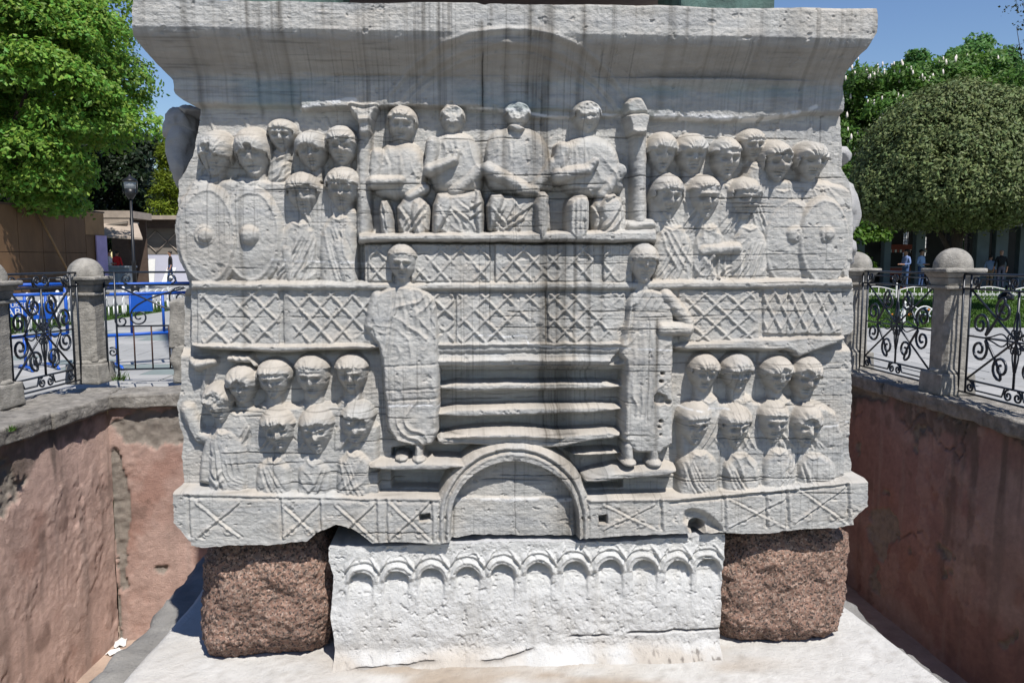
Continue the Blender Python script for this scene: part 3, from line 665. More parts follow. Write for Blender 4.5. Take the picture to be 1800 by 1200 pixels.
RL.poly([(1100, 516), (1126, 504), (1154, 504), (1180, 520), (1188, 560), (1184, 640), (1186, 720), (1184, 800), (1092, 796), (1094, 700), (1098, 640), (1082, 616), (1096, 560)], .115, f, r=9, bulge=.010, smooth=1)
RL.caps((1172, 520), (1210, 566), 14, 13, .08, .05, f); RL.caps((1210, 578), (1164, 578), 13, 13, .09, .055, f)
for (p, am) in fan((1116, 1146), 560, (1112, 1150), 700, 3, 3, .003) + fan((1104, 1112), 530, (1084, 1100), 612, 2, 0, .008): RL.ridge(p, 3, am, P=.13, within=[f], fade=True); RL.ridge([(x + 5, y) for x, y in p], 2.6, -am, P=.13, within=[f], fade=True)
RL.caps((1105, 785), (1105, 808), 9, 9, .08, .04, f); RL.ellip((1106, 814), 14, 7, .09, .06, f); RL.caps((1150, 795), (1151, 810), 9, 9, .08, .04, f); RL.ellip((1152, 815), 14, 7, .09, .06, f)
for (x, y, q) in [(1162, 655, 5), (1160, 668, 5), (1158, 700, 14), (1154, 694, 9), (1158, 738, 5), (1156, 748, 4), (1158, 760, 3.5), (1172, 706, 7)]:
    RL.carve(arc(x, y, q, q * .8, 0, 360, 8)[:-1], .085, r=3)
H_(f, 1138, 427, 496, 25, d=.11, P=.075, yaw=-.15, wear=.7, fringe=.34)

# ---- lower register
for (cx, y0, y1, hw, wr, fr, br, yw) in [(417, 645, 712, 27, .7, .50, None, .1), (474, 634, 702, 29, .7, .28, None, .15), (543, 627, 700, 30, .55, .34, None, 0), (613, 625, 692, 28, .3, .36, None, .25)]:
    f = figure('kneeling_figure'); bust(f, cx, y1 + 6, 800, 36, 38, .075, seed=cx, folds=3); H_(f, cx, y0, y1, hw, d=.135, P=.03, wear=wr, fringe=fr, broken=br, yaw=yw)
for (cx, y0, y1, hw, wr, fr, yw) in [(1246, 624, 690, 27, .65, .30, -.1), (1305, 624, 690, 29, .35, .38, .0), (1376, 628, 692, 28, .25, .34, .1), (1428, 628, 702, 28, .35, .36, -.1)]:
    f = figure('kneeling_figure'); bust(f, cx, y1 + 6, 800, 33, 37 if cx < 1400 else 46, .075, seed=cx, folds=3); H_(f, cx, y0, y1, hw, d=.135, P=.03, wear=wr, fringe=fr, yaw=yw)
f = figure('kneeling_figure'); bust(f, 392, 752, 892, 30, 50, .09, seed=5, folds=3, drop=18)
RL.caps((330, 720), (352, 765), 15, 14, .02, .05, f); RL.caps((352, 765), (372, 770), 13, 16, .02, .05, f)
RL.caps((352, 640), (376, 634), 13, 9, .0, .10, f); RL.caps((366, 640), (360, 690), 12, 9, .0, .05, f); RL.caps((340, 632), (352, 644), 9, 11, .0, .08, f)
RL.caps((408, 628), (440, 630), 9, 10, .0, .10, f); RL.caps((446, 632), (452, 640), 6, 6, .0, .09, f)
RL.ridge([(375, 826), (383, 836), (392, 826)], 3, .01, P=.08, within=[f]); RL.ridge([(375, 840), (383, 852), (394, 840)], 3, .01, P=.08, within=[f])
H_(f, 375, 678, 745, 25, d=.135, P=.035, wear=.9, broken=.86)
for (cx, y0, y1, hw, wr, fr, yw, hl, hr) in [(483, 720, 796, 29, .55, .40, .1, 38, 34), (552, 718, 800, 30, .7, .40, 0, 34, 36), (623, 711, 786, 29, .65, .36, .25, 36, 36)]:
    f = figure('kneeling_figure'); bust(f, cx, y1 + 6, 892, hl, hr, .100, seed=cx, folds=4, drop=14); H_(f, cx, y0, y1, hw, d=.135, P=.04, wear=wr, fringe=fr, yaw=yw)
for (cx, y0, y1, hw, wr, fr, yw, hl, hr) in [(1229, 710, 784, 29, .6, .42, -.05, 40, 38), (1301, 715, 788, 29, .5, .36, 0, 36, 38), (1369, 707, 780, 29, .45, .38, -.05, 36, 34), (1428, 712, 788, 29, .45, .36, -.1, 32, 46)]:
    f = figure('kneeling_figure'); bust(f, cx, y1 + 6, 892, hl, hr, .100, seed=cx, folds=4, drop=16); H_(f, cx, y0, y1, hw, d=.135, P=.04, wear=wr, fringe=fr, yaw=yw)

for (h, o, a, k) in heads: RL.head(*a[:4], h, **k)

# ---- base course with its arched doorway
o_base = OWN('base_course')
RL.poly([(290, 856), (400, 860), (660, 866), (780, 868), (1030, 868), (1190, 866), (1350, 852), (1500, 838), (1545, 836), (1545, 990), (290, 990)], .128, o_base, r=9, smooth=0, bulge=.0)
RL.ridge([(325, 866), (660, 872), (770, 876)], 3, .008, P=.13, within=[o_base]); RL.ridge([(325, 874), (660, 881), (770, 884)], 2.5, -.006, P=.13, within=[o_base])
RL.ridge([(1040, 880), (1190, 876), (1350, 862), (1495, 846)], 3.5, .008, P=.13, within=[o_base]); RL.ridge([(1180, 884), (1350, 868), (1492, 853)], 2.5, -.010, P=.13, within=[o_base])
for x, ya, yb in [(330, 872, 940), (492, 878, 945), (560, 880, 930), (660, 880, 950), (678, 880, 950), (757, 884, 950), (1160, 878, 930), (1273, 872, 930), (1383, 862, 925), (1490, 852, 918), (1346, 870, 926)]:
    RL.ridge([(x, ya), (x + 2, yb)], 2.2, -.008, P=.13, within=[o_base]); RL.ridge([(x + 5, ya), (x + 7, yb)], 2.2, .005, P=.13, within=[o_base])
for x0, x1, ya, yb in [(345, 420, 884, 944), (498, 556, 890, 944), (590, 656, 888, 948), (684, 754, 884, 948), (1062, 1150, 888, 930), (1284, 1378, 878, 926), (1398, 1486, 856, 918)]:
    for (a, b) in (((x0, ya), (x1, yb)), ((x0, yb), (x1, ya))):
        RL.ridge([a, b], 2.4, .007, P=.13, within=[o_base]); RL.ridge([(a[0] + 4, a[1]), (b[0] + 4, b[1])], 2.2, -.006, P=.13, within=[o_base])
    for q in (.25, .75): RL.ridge(arc(x0 + (x1 - x0) * q, yb - 10, 6, 6, 0, 360, 12), 1.8, .005, P=.13, within=[o_base])
o_door = OWN('doorway_arch')
RL.poly(arc(903, 912, 140, 138, 0, 180, 30) + [(762, 990), (1044, 990)], .135, o_door, r=10, smooth=0)
RL.poly(arc(890, 775, 120, 22, 0, 180, 16), .12, o_door, r=10, smooth=0)
for q, am in ((132, -.012), (126, .004), (121, -.014), (115, .004)):
    RL.ridge(arc(903, 912, q, q - 2, 0, 180, 40) , 2.4, am, P=.135, within=[o_door])
    RL.ridge([(903 - q, 912), (903 - q, 950)], 2.4, am, P=.135, within=[o_door]); RL.ridge([(903 + q, 912), (903 + q, 950)], 2.4, am, P=.135, within=[o_door])
o_dwell = OWN('doorway_recess', o_door)
RL.carve(arc(903, 912, 112, 108, 0, 180, 30) + [(791, 990), (1015, 990)], .070, o_dwell, r=3, smooth=0)
RL.poly([(797, 870), (870, 872), (1010, 873), (1012, 990), (793, 990)], .082, o_dwell, base=.065, r=6, smooth=0)
# damage: sockets, the hole on the right, the broken lower edge
RL.carve([(737, 896), (757, 894), (758, 907), (737, 909)], .06, r=3, smooth=0)
RL.carve([(1047, 898), (1063, 896), (1064, 912), (1048, 912)], .06, r=3, smooth=0)
RL.carve([(1196, 890), (1222, 886), (1250, 900), (1275, 930), (1262, 940), (1220, 925), (1194, 918)], .095, r=12, smooth=2)
RL.carve(arc(1212, 911, 17, 13, 0, 360, 14)[:-1], .0, r=5)
RL.carve([(540, 955), (560, 932), (590, 916), (622, 922), (668, 962), (668, 990), (540, 990)], .085, r=22, smooth=2)

# ---- drapery: irregular folds that follow each figure
def drape(o, ang, lam, amp, seed):
    m = RL.own == o
    if m.sum() < 50: return
    r, c = np.where(m); w = np.s_[r.min():r.max() + 1, c.min():c.max() + 1]; Xd, Zd = RL.X[w], RL.Z[w]; mm = m[w]
    th = ang + .9 * fbm2(Xd * 4.5, Zd * 4.5, seed, 2); q = (Xd - Xd.mean()) * np.cos(th) + (Zd - Zd.mean()) * np.sin(th)
    ph = q / (lam * S) + 1.1 * fbm2(Xd * 6, Zd * 6, seed + 1, 3); f = (1 - np.abs(np.sin(math.pi * ph))) ** 1.6 - .35
    k = sstep(-.25, .35, fbm2(Xd * 7, Zd * 7, seed + 2, 3)); RL.H[w] += np.where(mm, amp * f * k, 0)
for k_, nm_ in enumerate(RL.names):
    if nm_ in ('carved_figure', 'kneeling_figure', 'attendant_figure'):
        rq = random.Random(900 + k_); drape(k_, rq.choice((-.45, -.2, .25, .5)), rq.uniform(15, 24),   .0085 if nm_ != 'attendant_figure' else .010, 900 + 5 * k_)

# ---- weathering of the whole face
Hs = RL.H
for _ in range(1):
    K = np.pad(Hs, 1, mode='edge'); Hs = (K[:-2, 1:-1] + K[2:, 1:-1] + K[1:-1, :-2] + K[1:-1, 2:] + 4 * K[1:-1, 1:-1]) / 8
H0 = RL.H; RL.H = Hs
n_lo = fbm2(X * 9, Z * 12, 61, 5, .6); n_hi = fbm2(X * 55, Z * 75, 62, 4, .6); n_bed = fbm2(X * 6, Z * 85, 63, 4, .65)
lowside = sstep(.75, .35, (Z - ZB) / (ZT - ZB))
RL.H += .0045 * n_lo + .0030 * n_hi + .0012 * n_bed - .012 * sstep(.48, .66, fbm2(X * 30, Z * 34, 64, 3)) * .4
rc = random.Random(3); crack = np.zeros_like(RL.H)
for k in range(110):                         # bedding cracks, long and nearly level
    y = rc.uniform(200, 940); xa = rc.uniform(300, 1350); xb = xa + rc.choice([rc.uniform(60, 250), rc.uniform(200, 900)])
    p = [at_y(xa, y, -.07), at_y(min(xb, 1500), y + rc.uniform(-4, 4), -.07)]
    w = RL.win(p[0][0], p[1][0], min(p[0][2], p[1][2]), max(p[0][2], p[1][2]), .012)
    if w is None: continue
    zc = np.interp(RL.X[w], [p[0][0], p[1][0]], [p[0][2], p[1][2]]) + .004 * fbm2(RL.X[w] * 11, RL.X[w] * 0 + k, 70 + k, 4)
    ee = sstep(p[0][0], p[0][0] + .05, RL.X[w]) * sstep(p[1][0], p[1][0] - .05, RL.X[w]) * sstep(-.25, .25, fbm2(RL.X[w] * 5, RL.X[w] * 0, 90 + k, 2))
    g = np.exp(-((RL.Z[w] - zc) / .0022) ** 2) * ee * rc.uniform(.4, 1); crack[w] = np.maximum(crack[w], g)
for (x, ya, yb) in [(1390, 310, 590), (1270, 600, 935), (628, 190, 500), (665, 500, 760), (905, 800, 950), (848, 60, 192), (860, 300, 600), (1138, 500, 800), (480, 690, 860), (1455, 200, 500), (1150, 350, 420)]:
    p = [at_y(x, ya, -.07), at_y(x, yb, -.07)]; w = RL.win(p[0][0], p[0][0], p[1][2], p[0][2], .02)
    if w is None: continue
    xc = p[0][0] + .004 * fbm2(RL.Z[w] * 12, RL.Z[w] * 0 + x, 5, 3); ee = sstep(-.3, .2, fbm2(RL.Z[w] * 7, RL.Z[w] * 0 + x, 6, 2)) * (RL.Z[w] < p[0][2]) * (RL.Z[w] > p[1][2])
    crack[w] = np.maximum(crack[w], np.exp(-((RL.X[w] - xc) / .002) ** 2) * ee * (1.6 if x == 848 else .6))
RL.H -= .006 * crack

# ---- colour of the stone: patina, stains that run down, weather lines, painted-in shade
gz = np.gradient(RL.H, axis=0) / np.abs(np.gradient(Z, axis=0) + 1e-9)         # + where the face looks upwards
up = np.clip(gz, 0, 1.2) / 1.2
kx = max(3, int(9)); U = up.copy()
for _ in range(6):
    K = np.pad(U, 1, mode='edge'); U = (K[:-2, 1:-1] + K[2:, 1:-1] + K[1:-1, :-2] + K[1:-1, 2:] + K[1:-1, 1:-1]) / 5
marb = np.array([.49, .482, .457]); C = np.ones(X.shape + (3,)) * marb
C *= (1 + .13 * fbm2(X * 3, Z * 40, 101, 5, .6) + .10 * fbm2(X * 7, Z * 9, 102, 4) + .10 * n_hi)[..., None]
def mixc(C, k, c): return C * (1 - k[..., None]) + np.array(c) * k[..., None]
blu = sstep(.05, .5, fbm2(X * 1.7, Z * 22, 103, 4)); C = mixc(C, .45 * blu, (.34, .35, .36))
warm = np.clip(U * 1.5, 0, 1) * sstep(-.5, .4, fbm2(X * 6, Z * 6, 104, 3) + .25); C = mixc(C, .62 * warm, (.52, .45, .365))
C = mixc(C, .30 * sstep(.1, .5, fbm2(X * 4, Z * 5, 105, 4)), (.52, .46, .385))
def band(x, y0, y1, wpx, k, P=.1, soft=20):
    a, b = at_y(x, y0, -P), at_y(x, y1, -P)
    xc = a[0] + .010 * fbm2(Z * 4, Z * 0 + x, int(x), 3)
    return k * np.exp(-((X - xc) / (wpx * S)) ** 2) * sstep(a[2] + .02, a[2] - .01, Z) * sstep(b[2] - soft * S, b[2] + soft * S, Z)
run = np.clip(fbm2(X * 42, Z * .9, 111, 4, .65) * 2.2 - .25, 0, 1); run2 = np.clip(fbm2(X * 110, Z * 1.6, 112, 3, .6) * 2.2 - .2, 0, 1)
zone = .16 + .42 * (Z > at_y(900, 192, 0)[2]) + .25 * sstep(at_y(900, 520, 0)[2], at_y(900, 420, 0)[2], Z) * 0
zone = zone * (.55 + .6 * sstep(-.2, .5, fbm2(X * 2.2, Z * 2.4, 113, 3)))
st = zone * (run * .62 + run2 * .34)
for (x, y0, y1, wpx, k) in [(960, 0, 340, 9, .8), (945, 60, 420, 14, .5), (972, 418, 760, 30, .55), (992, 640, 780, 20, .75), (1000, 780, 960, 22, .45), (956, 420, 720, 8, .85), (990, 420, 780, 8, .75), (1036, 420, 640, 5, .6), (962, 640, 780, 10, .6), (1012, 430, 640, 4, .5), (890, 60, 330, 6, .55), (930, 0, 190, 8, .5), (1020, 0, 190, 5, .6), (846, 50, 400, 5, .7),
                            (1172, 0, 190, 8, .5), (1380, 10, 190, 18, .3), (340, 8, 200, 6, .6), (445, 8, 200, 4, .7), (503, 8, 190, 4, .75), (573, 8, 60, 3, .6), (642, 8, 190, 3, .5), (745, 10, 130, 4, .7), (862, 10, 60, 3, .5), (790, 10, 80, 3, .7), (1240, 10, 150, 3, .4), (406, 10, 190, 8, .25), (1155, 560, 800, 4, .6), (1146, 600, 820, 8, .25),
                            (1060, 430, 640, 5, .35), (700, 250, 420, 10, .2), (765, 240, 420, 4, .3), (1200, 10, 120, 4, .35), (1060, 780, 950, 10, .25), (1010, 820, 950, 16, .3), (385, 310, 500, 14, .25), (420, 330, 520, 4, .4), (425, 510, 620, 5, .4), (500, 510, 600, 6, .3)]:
    st = np.maximum(st, band(x, y0, y1, wpx, k) * (.30 + .75 * np.clip(run + .3, 0, 1) + .45 * np.clip(run2 + .1, 0, 1)))  # over the steps the stain colour also carries the shade of the risers
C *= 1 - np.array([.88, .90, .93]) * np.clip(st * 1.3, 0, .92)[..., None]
fz = sstep(at_y(900, 128, -.08)[2], at_y(900, 150, -.08)[2], Z) * sstep(at_y(900, 215, 0)[2], at_y(900, 190, 0)[2], Z)
teal = fz * sstep(-.25, .45, fbm2(X * 3, Z * 14, 121, 4)); C = mixc(C, .55 * teal, (.21, .31, .34))  # copper stain, plus the frieze's blue skylit shade mixed into its colour
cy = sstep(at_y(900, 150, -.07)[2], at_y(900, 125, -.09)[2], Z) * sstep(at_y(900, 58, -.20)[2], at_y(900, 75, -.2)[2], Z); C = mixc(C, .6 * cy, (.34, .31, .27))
hv = sstep(.30, .62, fbm2(X * 190, Z * 1.3, 141, 2)) * sstep(-.1, .4, fbm2(X * 3, Z * 2.5, 142, 3)); hh_ = sstep(.25, .6, fbm2(X * 5, Z * 190, 143, 3)) * sstep(-.3, .3, fbm2(X * 3, Z * 3, 144, 3))
C *= (1 - .34 * hv - .28 * hh_)[..., None]
C *= (1 - .70 * np.clip(crack, 0, 1))[..., None]
def white(px, wpx, k, P=.03):
    global C
    p = RL.pts(px, P); xs = [q[0] for q in p]; zs = [q[1] for q in p]; w = RL.win(min(xs), max(xs), min(zs), max(zs), .03)
    d = np.full(RL.X[w].shape, 9.)
    for a, b in zip(p, p[1:]): d = np.minimum(d, RL.segd(RL.Xw[w], RL.Zw[w] + .006 * fbm2(RL.X[w] * 22, RL.X[w] * 0, 9, 4), a, b)[0])
    g = k * sstep(wpx * S, wpx * S * .4, d) * sstep(-.5, 0, fbm2(RL.X[w] * 40, RL.Z[w] * 40, 131, 3)); C[w] = mixc(C[w], g, (.74, .74, .74))
white([(528, 192), (560, 184), (625, 178)], 5, .9); white([(1150, 206), (1250, 208), (1330, 210), (1400, 198), (1432, 188)], 5, .95); white([(1160, 200), (1300, 205)], 4, .5); white([(820, 190), (890, 194), (960, 204), (1000, 206)], 3, .8); white([(1036, 196), (1098, 204)], 3, .8)
white([(480, 456), (560, 460), (645, 463)], 2, .8, .06); white([(830, 590), (925, 592), (930, 608), (1040, 610), (1185, 616)], 2, .8, .1); white([(680, 712), (772, 714)], 2, .8, .12); white([(800, 872), (1000, 874)], 4, .5, .04); white([(1190, 712), (1275, 714)], 2, .7, .03); white([(1440, 744), (1490, 740)], 2, .7, .03)
C = np.clip(C, .02, .8)

# ---- into objects: the block, its pieces, and the pieces of those
ped = thing('carved_pedestal', 'big square block of grey veined marble carved with rows of heads under a heavy cornice', 'pedestal', (0, 1.4, at_y(900, 945, 0)[2]))
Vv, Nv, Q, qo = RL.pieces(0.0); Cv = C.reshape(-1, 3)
objs = {}
def emit(k, parent):
    m = qo == k
    if m.sum() < 6: return None
    q = Q[m]; used, inv = np.unique(q, return_inverse=True)
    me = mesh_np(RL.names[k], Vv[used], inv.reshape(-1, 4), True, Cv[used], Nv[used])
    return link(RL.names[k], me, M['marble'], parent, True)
for k, nm in enumerate(RL.names):
    if RL.par[k] is None: objs[k] = emit(k, ped)
for k, nm in enumerate(RL.names):
    if RL.par[k] is not None:
        par = objs.get(RL.par[k])
        o = emit(k, par if par is not None else ped)
        if o is not None and par is not None:
            o.matrix_parent_inverse = Matrix.Translation(ped.location).inverted() @ Matrix.Identity(4) if False else par.matrix_parent_inverse.inverted() @ Matrix.Identity(4) if False else Matrix.Identity(4)
# sides, top, bottom and back of the block
ny, nx = X.shape; idx = np.arange(ny * nx).reshape(ny, nx)
loop = np.concatenate([idx[0, :], idx[1:, -1], idx[-1, -2::-1], idx[-2:0:-1, 0]])
rings = [Vv[loop]]
ctr = np.array([0, 0, (ZT + ZB) / 2])
for yb in (.05, .35, .8, 1.4, 2.0, 2.5, 2.85):
    r_ = rings[0].copy(); r_[:, 1] = yb if yb > .05 else np.maximum(rings[0][:, 1] + .04, yb * 0 + rings[0][:, 1] + .04)
    kx_ = .985 if yb > .05 else .998
    r_[:, 0] *= kx_; r_[:, 2] = ctr[2] + (r_[:, 2] - ctr[2]) * (.99 if yb > .05 else .999)
    rings.append(r_)
RV = np.concatenate(rings); nL = len(loop); qs = []
a = np.arange(nL); b = (a + 1) % nL
for k in range(len(rings) - 1): qs.append(np.stack([k * nL + a, (k + 1) * nL + a, (k + 1) * nL + b, k * nL + b], -1))
sideC = np.ones((len(RV), 3)) * .42
me = mesh_np('block_sides', RV, np.concatenate(qs)[:, ::-1], True, sideC); link('block_side', me, M['marble'], ped, True)
bk = rings[-1]; x0, x1 = np.percentile(bk[:, 0], 8), np.percentile(bk[:, 0], 92)
# figures carved on the two flanks, seen just past the corners
def flank(name, blobs, parent):
    vs, fs, nb = [], [], 0; mb = MB()
    for c, r_ in blobs: mb.ell(c, r_, 44, 30)
    me = mb.mesh(name); P = np.array([v.co for v in me.vertices]); P = P + .034 * np.stack([fbm3(P, 13, 5 + j, 5, .65) for j in range(3)], -1)
    me.vertices.foreach_set('co', P.ravel()); at = me.attributes.new('Col', 'FLOAT_COLOR', 'POINT'); at.data.foreach_set('color', np.tile([.44, .43, .42, 1], len(P)))
    return link(name, me, M['marble'], parent, True)
def fl(px, py, Y, rpx, rpy, ry): 
    c = at_y(px, py, Y); s_ = (Y - CAM[1]) / F; return (tuple(c), (rpx * s_, ry, rpy * s_))
flank('flank_figure', [fl(320, 225, .30, 29, 30, .10), fl(325, 265, .30, 26, 60, .12), fl(340, 200, .3, 30, 8, .1)], ped)
flank('flank_figure', [fl(1456, 278, .25, 34, 24, .11), fl(1440, 375, .28, 67, 75, .18), fl(1436, 440, .28, 62, 52, .18)], ped)
# ================================================================== under the block: plinth, granite corner stones, platform
ZP = at_y(460, 1160, -.06)[2]                    # top of the platform
def sub_relief(px_left, px_right, y_top, y_bot, P, step, seed):
    a = [at_y(x, y, -P)[[0, 2]] for x, y in px_left]; b = [at_y(x, y, -P)[[0, 2]] for x, y in px_right]
    zt = at_y(900, y_top, -P)[2]; zb = at_y(900, y_bot, -P)[2]; n = int((zt - zb) / step); z = np.linspace(zt, zb, n)
    a = np.array(a); b = np.array(b); f = lambda q: np.interp(-z, -q[:, 1], q[:, 0])
    l, r_ = f(a) + .006 * fbm2(z * 18, z * 0, seed, 4), f(b) + .006 * fbm2(z * 18, z * 0, seed + 1, 4)
    m = int((r_ - l).max() / step); s_ = np.linspace(0, 1, m)
    return l[:, None] * (1 - s_) + r_[:, None] * s_, np.repeat(z[:, None], m, 1)
PX, PZ = sub_relief([(577, 940), (579, 985), (587, 1010), (583, 1080), (588, 1120), (592, 1200)], [(1274, 930), (1272, 980), (1268, 1010), (1266, 1060), (1262, 1110), (1258, 1200)], 938, 1178, .095, .0042, 300)
top_px = [(560, 962), (600, 962), (640, 958), (700, 960), (780, 955), (840, 952), (930, 950), (1040, 952), (1100, 950), (1200, 945), (1240, 938), (1290, 938)]
tq = np.array([at_y(x, y, -.095)[[0, 2]] for x, y in top_px])
zt0 = PZ.max(); kq = sstep(zt0 - .12, zt0, PZ)
PZ = PZ + kq * (np.interp(PX, tq[:, 0], tq[:, 1]) + .008 * fbm2(PX * 14, PX * 0, 301, 4) - zt0)
pb = np.full(PX.shape, .098)
zfl = at_y(900, 1128, -.1)[2]; pb = pb + .02 * sstep(at_y(900, 985, -.1)[2], at_y(900, 1110, -.1)[2], PZ) + .22 * np.clip((zfl - PZ) / (zfl - PZ.min()), 0, 1) ** 1.8
PL = Relief(PX, PZ, pb, seed=310, warp=.007)
p_wall = PL.owner('plinth_face')
cx_ = [607, 636, 698, 759, 821, 883, 946, 1009, 1071, 1131, 1190, 1242]; ty_ = [1003, 998, 995, 991, 988, 985, 982, 979, 977, 976, 978, 974]
for cx, ty in list(zip(cx_, ty_))[1:]:
    o = PL.owner('niche_arch')
    PL.poly(arc(cx, ty + 24, 32, 32, -10, 190, 18), .106, o, base=.098, r=6, smooth=0)
    PL.ridge(arc(cx, ty + 25, 26, 25, 5, 175, 16), 2.6, .007, P=.11); PL.ridge(arc(cx, ty + 25, 31, 30, 10, 170, 16), 2.6, -.005, P=.11); PL.ridge(arc(cx, ty + 24, 35, 35, 15, 165, 16), 2.4, .006, P=.11)
    for sg in (-1, 1):
        for k in range(3): PL.ridge([(cx + sg * 31, ty + 8 - 4 * k), (cx + sg * (20 - 4 * k), ty - 8 - 5 * k)], 2, .007, P=.11, fade=True)
for cx, ty in list(zip(cx_, ty_))[1:]:
    p = PL.pts(arc(cx, ty + 24, 23, 22, 0, 180, 14) + [(cx - 23, ty + 150), (cx + 23, ty + 150)][::1], .07)
    p = PL.pts(arc(cx, ty + 24, 23, 22, 0, 180, 14) + [(cx - 21, ty + 140), (cx + 21, ty + 140)], .07)
    w = PL.win(min(q[0] for q in p), max(q[0] for q in p), min(q[1] for q in p), max(q[1] for q in p))
    ins, d = PL.inside(PL.Xw[w], PL.Zw[w], p); k = sstep(0, 4 * S, d) * ins
    zt_, zb_ = p[7][1], min(q[1] for q in p); tt = np.clip((zt_ - PL.Z[w]) / (zt_ - zb_), 0, 1)
    PL.H[w] -= k * (.058 * (1 - tt) ** 6 + .003 * (1 - tt))
wr = sstep(-.15, .35, fbm2(PX * 9, PZ * 9, 320, 4)) * sstep(at_y(900, 1000, -.1)[2], at_y(900, 1060, -.1)[2], PZ)
PL.H += .010 * fbm2(PX * 12, PZ * 12, 321, 5, .6) + .006 * wr * fbm2(PX * 50, PZ * 50, 322, 4, .7) - .006 * sstep(.35, .6, fbm2(PX * 45, PZ * 60, 323, 3))
ck = np.interp(PX[0], np.array([at_y(x, 1100, -.1)[0] for x in (575, 640, 780, 880, 940, 1010, 1080, 1270)]), np.array([at_y(900, y, -.1)[2] for y in (1158, 1152, 1148, 1150, 1136, 1118, 1117, 1112)]))[None, :] + .006 * fbm2(PX * 14, PX * 0, 330, 4)
cg = np.exp(-((PZ - ck) / .0045) ** 2) * sstep(-.5, .1, fbm2(PX * 9, PX * 0, 331, 2)); PL.H -= .02 * cg
PC = np.ones(PX.shape + (3,)) * np.array([.665, .66, .64]); PC *= (1 + .10 * fbm2(PX * 9, PZ * 9, 340, 5, .6))[..., None]
PC = mixc(PC, .30 * sstep(.0, .5, fbm2(PX * 14, PZ * 3.5, 341, 4)), (.50, .47, .42))
dirt = sstep(at_y(900, 1108, -.1)[2], at_y(900, 1170, -.2)[2], PZ) * sstep(-.3, .4, fbm2(PX * 5, PZ * 9, 342, 4)); PC = mixc(PC, .6 * dirt, (.45, .37, .28))
PC = mixc(PC, np.clip(.75 * cg, 0, 1), (.24, .21, .18))
PC = mixc(PC, .8 * sstep(.35, .6, fbm2(PX * 40, PZ * 40, 343, 3)) * sstep(at_y(1100, 1060, -.1)[2], at_y(1100, 1130, -.1)[2], PZ) * sstep(at_y(1080, 1100, -.1)[0], at_y(1180, 1100, -.1)[0], PX), (.16, .14, .12))
Vp, Np, Qp, qop = PL.pieces(0.0); PCv = np.clip(PC, .02, .85).reshape(-1, 3)
pl = thing('arcaded_plinth', 'white worn marble plinth with a row of small carved arches between two granite stones', 'plinth', (0, .4, ZP))
for k, nm in enumerate(PL.names):
    m = qop == k
    if m.sum() < 6: continue
    used, inv = np.unique(Qp[m], return_inverse=True)
    link(nm, mesh_np(nm, Vp[used], inv.reshape(-1, 4), True, PCv[used], Np[used]), M['white_marble'], pl, True)
ny_, nx_ = PX.shape; ix = np.arange(ny_ * nx_).reshape(ny_, nx_); lp = np.concatenate([ix[0, :], ix[1:, -1], ix[-1, -2::-1], ix[-2:0:-1, 0]])
rr_ = [Vp[lp]]
for yb in (.02, .2, .5, .9): q = rr_[0].copy(); q[:, 1] = np.maximum(q[:, 1], yb) ; rr_.append(q)
RV = np.concatenate(rr_); nL = len(lp); a = np.arange(nL); b = (a + 1) % nL
qs = np.concatenate([np.stack([k * nL + a, (k + 1) * nL + a, (k + 1) * nL + b, k * nL + b], -1) for k in range(4)])
link('plinth_side', mesh_np('plinth_side', RV, qs[:, ::-1], True, np.ones((len(RV), 3)) * .6), M['white_marble'], pl, True)

def granite(name, px, P, depth, seed, label):
    """a dark red granite cube with rounded, hammered faces"""
    c = [at_y(x, y, -P) for x, y in px]                       # bl, br, tr, tl
    pts = [c[0], c[1], c[1] + [0, depth, 0], c[0] + [0, depth, 0], c[3], c[2], c[2] + [0, depth, 0], c[3] + [0, depth, 0]]
    base = Vector((c[0] + c[1]) / 2 + np.array([0, depth / 2, 0]))
    bm = bmesh.new(); vs_ = [bm.verts.new(Vector([float(v) for v in p]) - base) for p in pts]
    for f in [(3, 2, 1, 0), (4, 5, 6, 7), (0, 1, 5, 4), (1, 2, 6, 5), (2, 3, 7, 6), (3, 0, 4, 7)]: bm.faces.new([vs_[i] for i in f])
    bmesh.ops.subdivide_edges(bm, edges=bm.edges[:], cuts=70, use_grid_fill=True)
    Pn = np.array([v.co for v in bm.verts]); lo, hi = Pn.min(0), Pn.max(0); cc = (lo + hi) / 2; hs = (hi - lo) / 2
    q = (Pn - cc) / hs; rd = np.array([.15, .15, .15]) / hs; core = np.clip(q, -(1 - rd), 1 - rd); off = (q - core) * hs
    ln = np.linalg.norm(off, axis=1)[:, None]; Pn = cc + core * hs + np.where(ln > 1e-6, off / np.maximum(ln, 1e-6) * np.minimum(ln, .15), 0)
    nn = (Pn - cc) / hs; nn = nn ** 3 / hs; nn /= np.linalg.norm(nn, axis=1)[:, None] + 1e-9
    Pn = Pn + nn * (.055 * fbm3(Pn, 3.6, seed, 3) + .018 * fbm3(Pn, 22, seed + 5, 3, .6) + .011 * fbm3(Pn, 70, seed + 8, 2))[:, None]
    for v, p in zip(bm.verts, Pn): v.co = p
    for f in bm.faces: f.smooth = True
    me = bpy.data.meshes.new(name); bm.to_mesh(me); bm.free(); o = link(name, me, M['granite']); o.location = base
    return tag(o, label, 'stone block', 'granite corner stones under the pedestal')
granite('granite_block', [(344, 1166), (586, 1166), (580, 945), (341, 950)], .055, .52, 400, 'brown granite block under the left corner of the carved pedestal, deeper in shadow on top')
granite('granite_block', [(1260, 1142), (1496, 1132), (1511, 925), (1264, 930)], .055, .52, 410, 'reddish granite block under the right corner of the carved pedestal, tapering downwards')

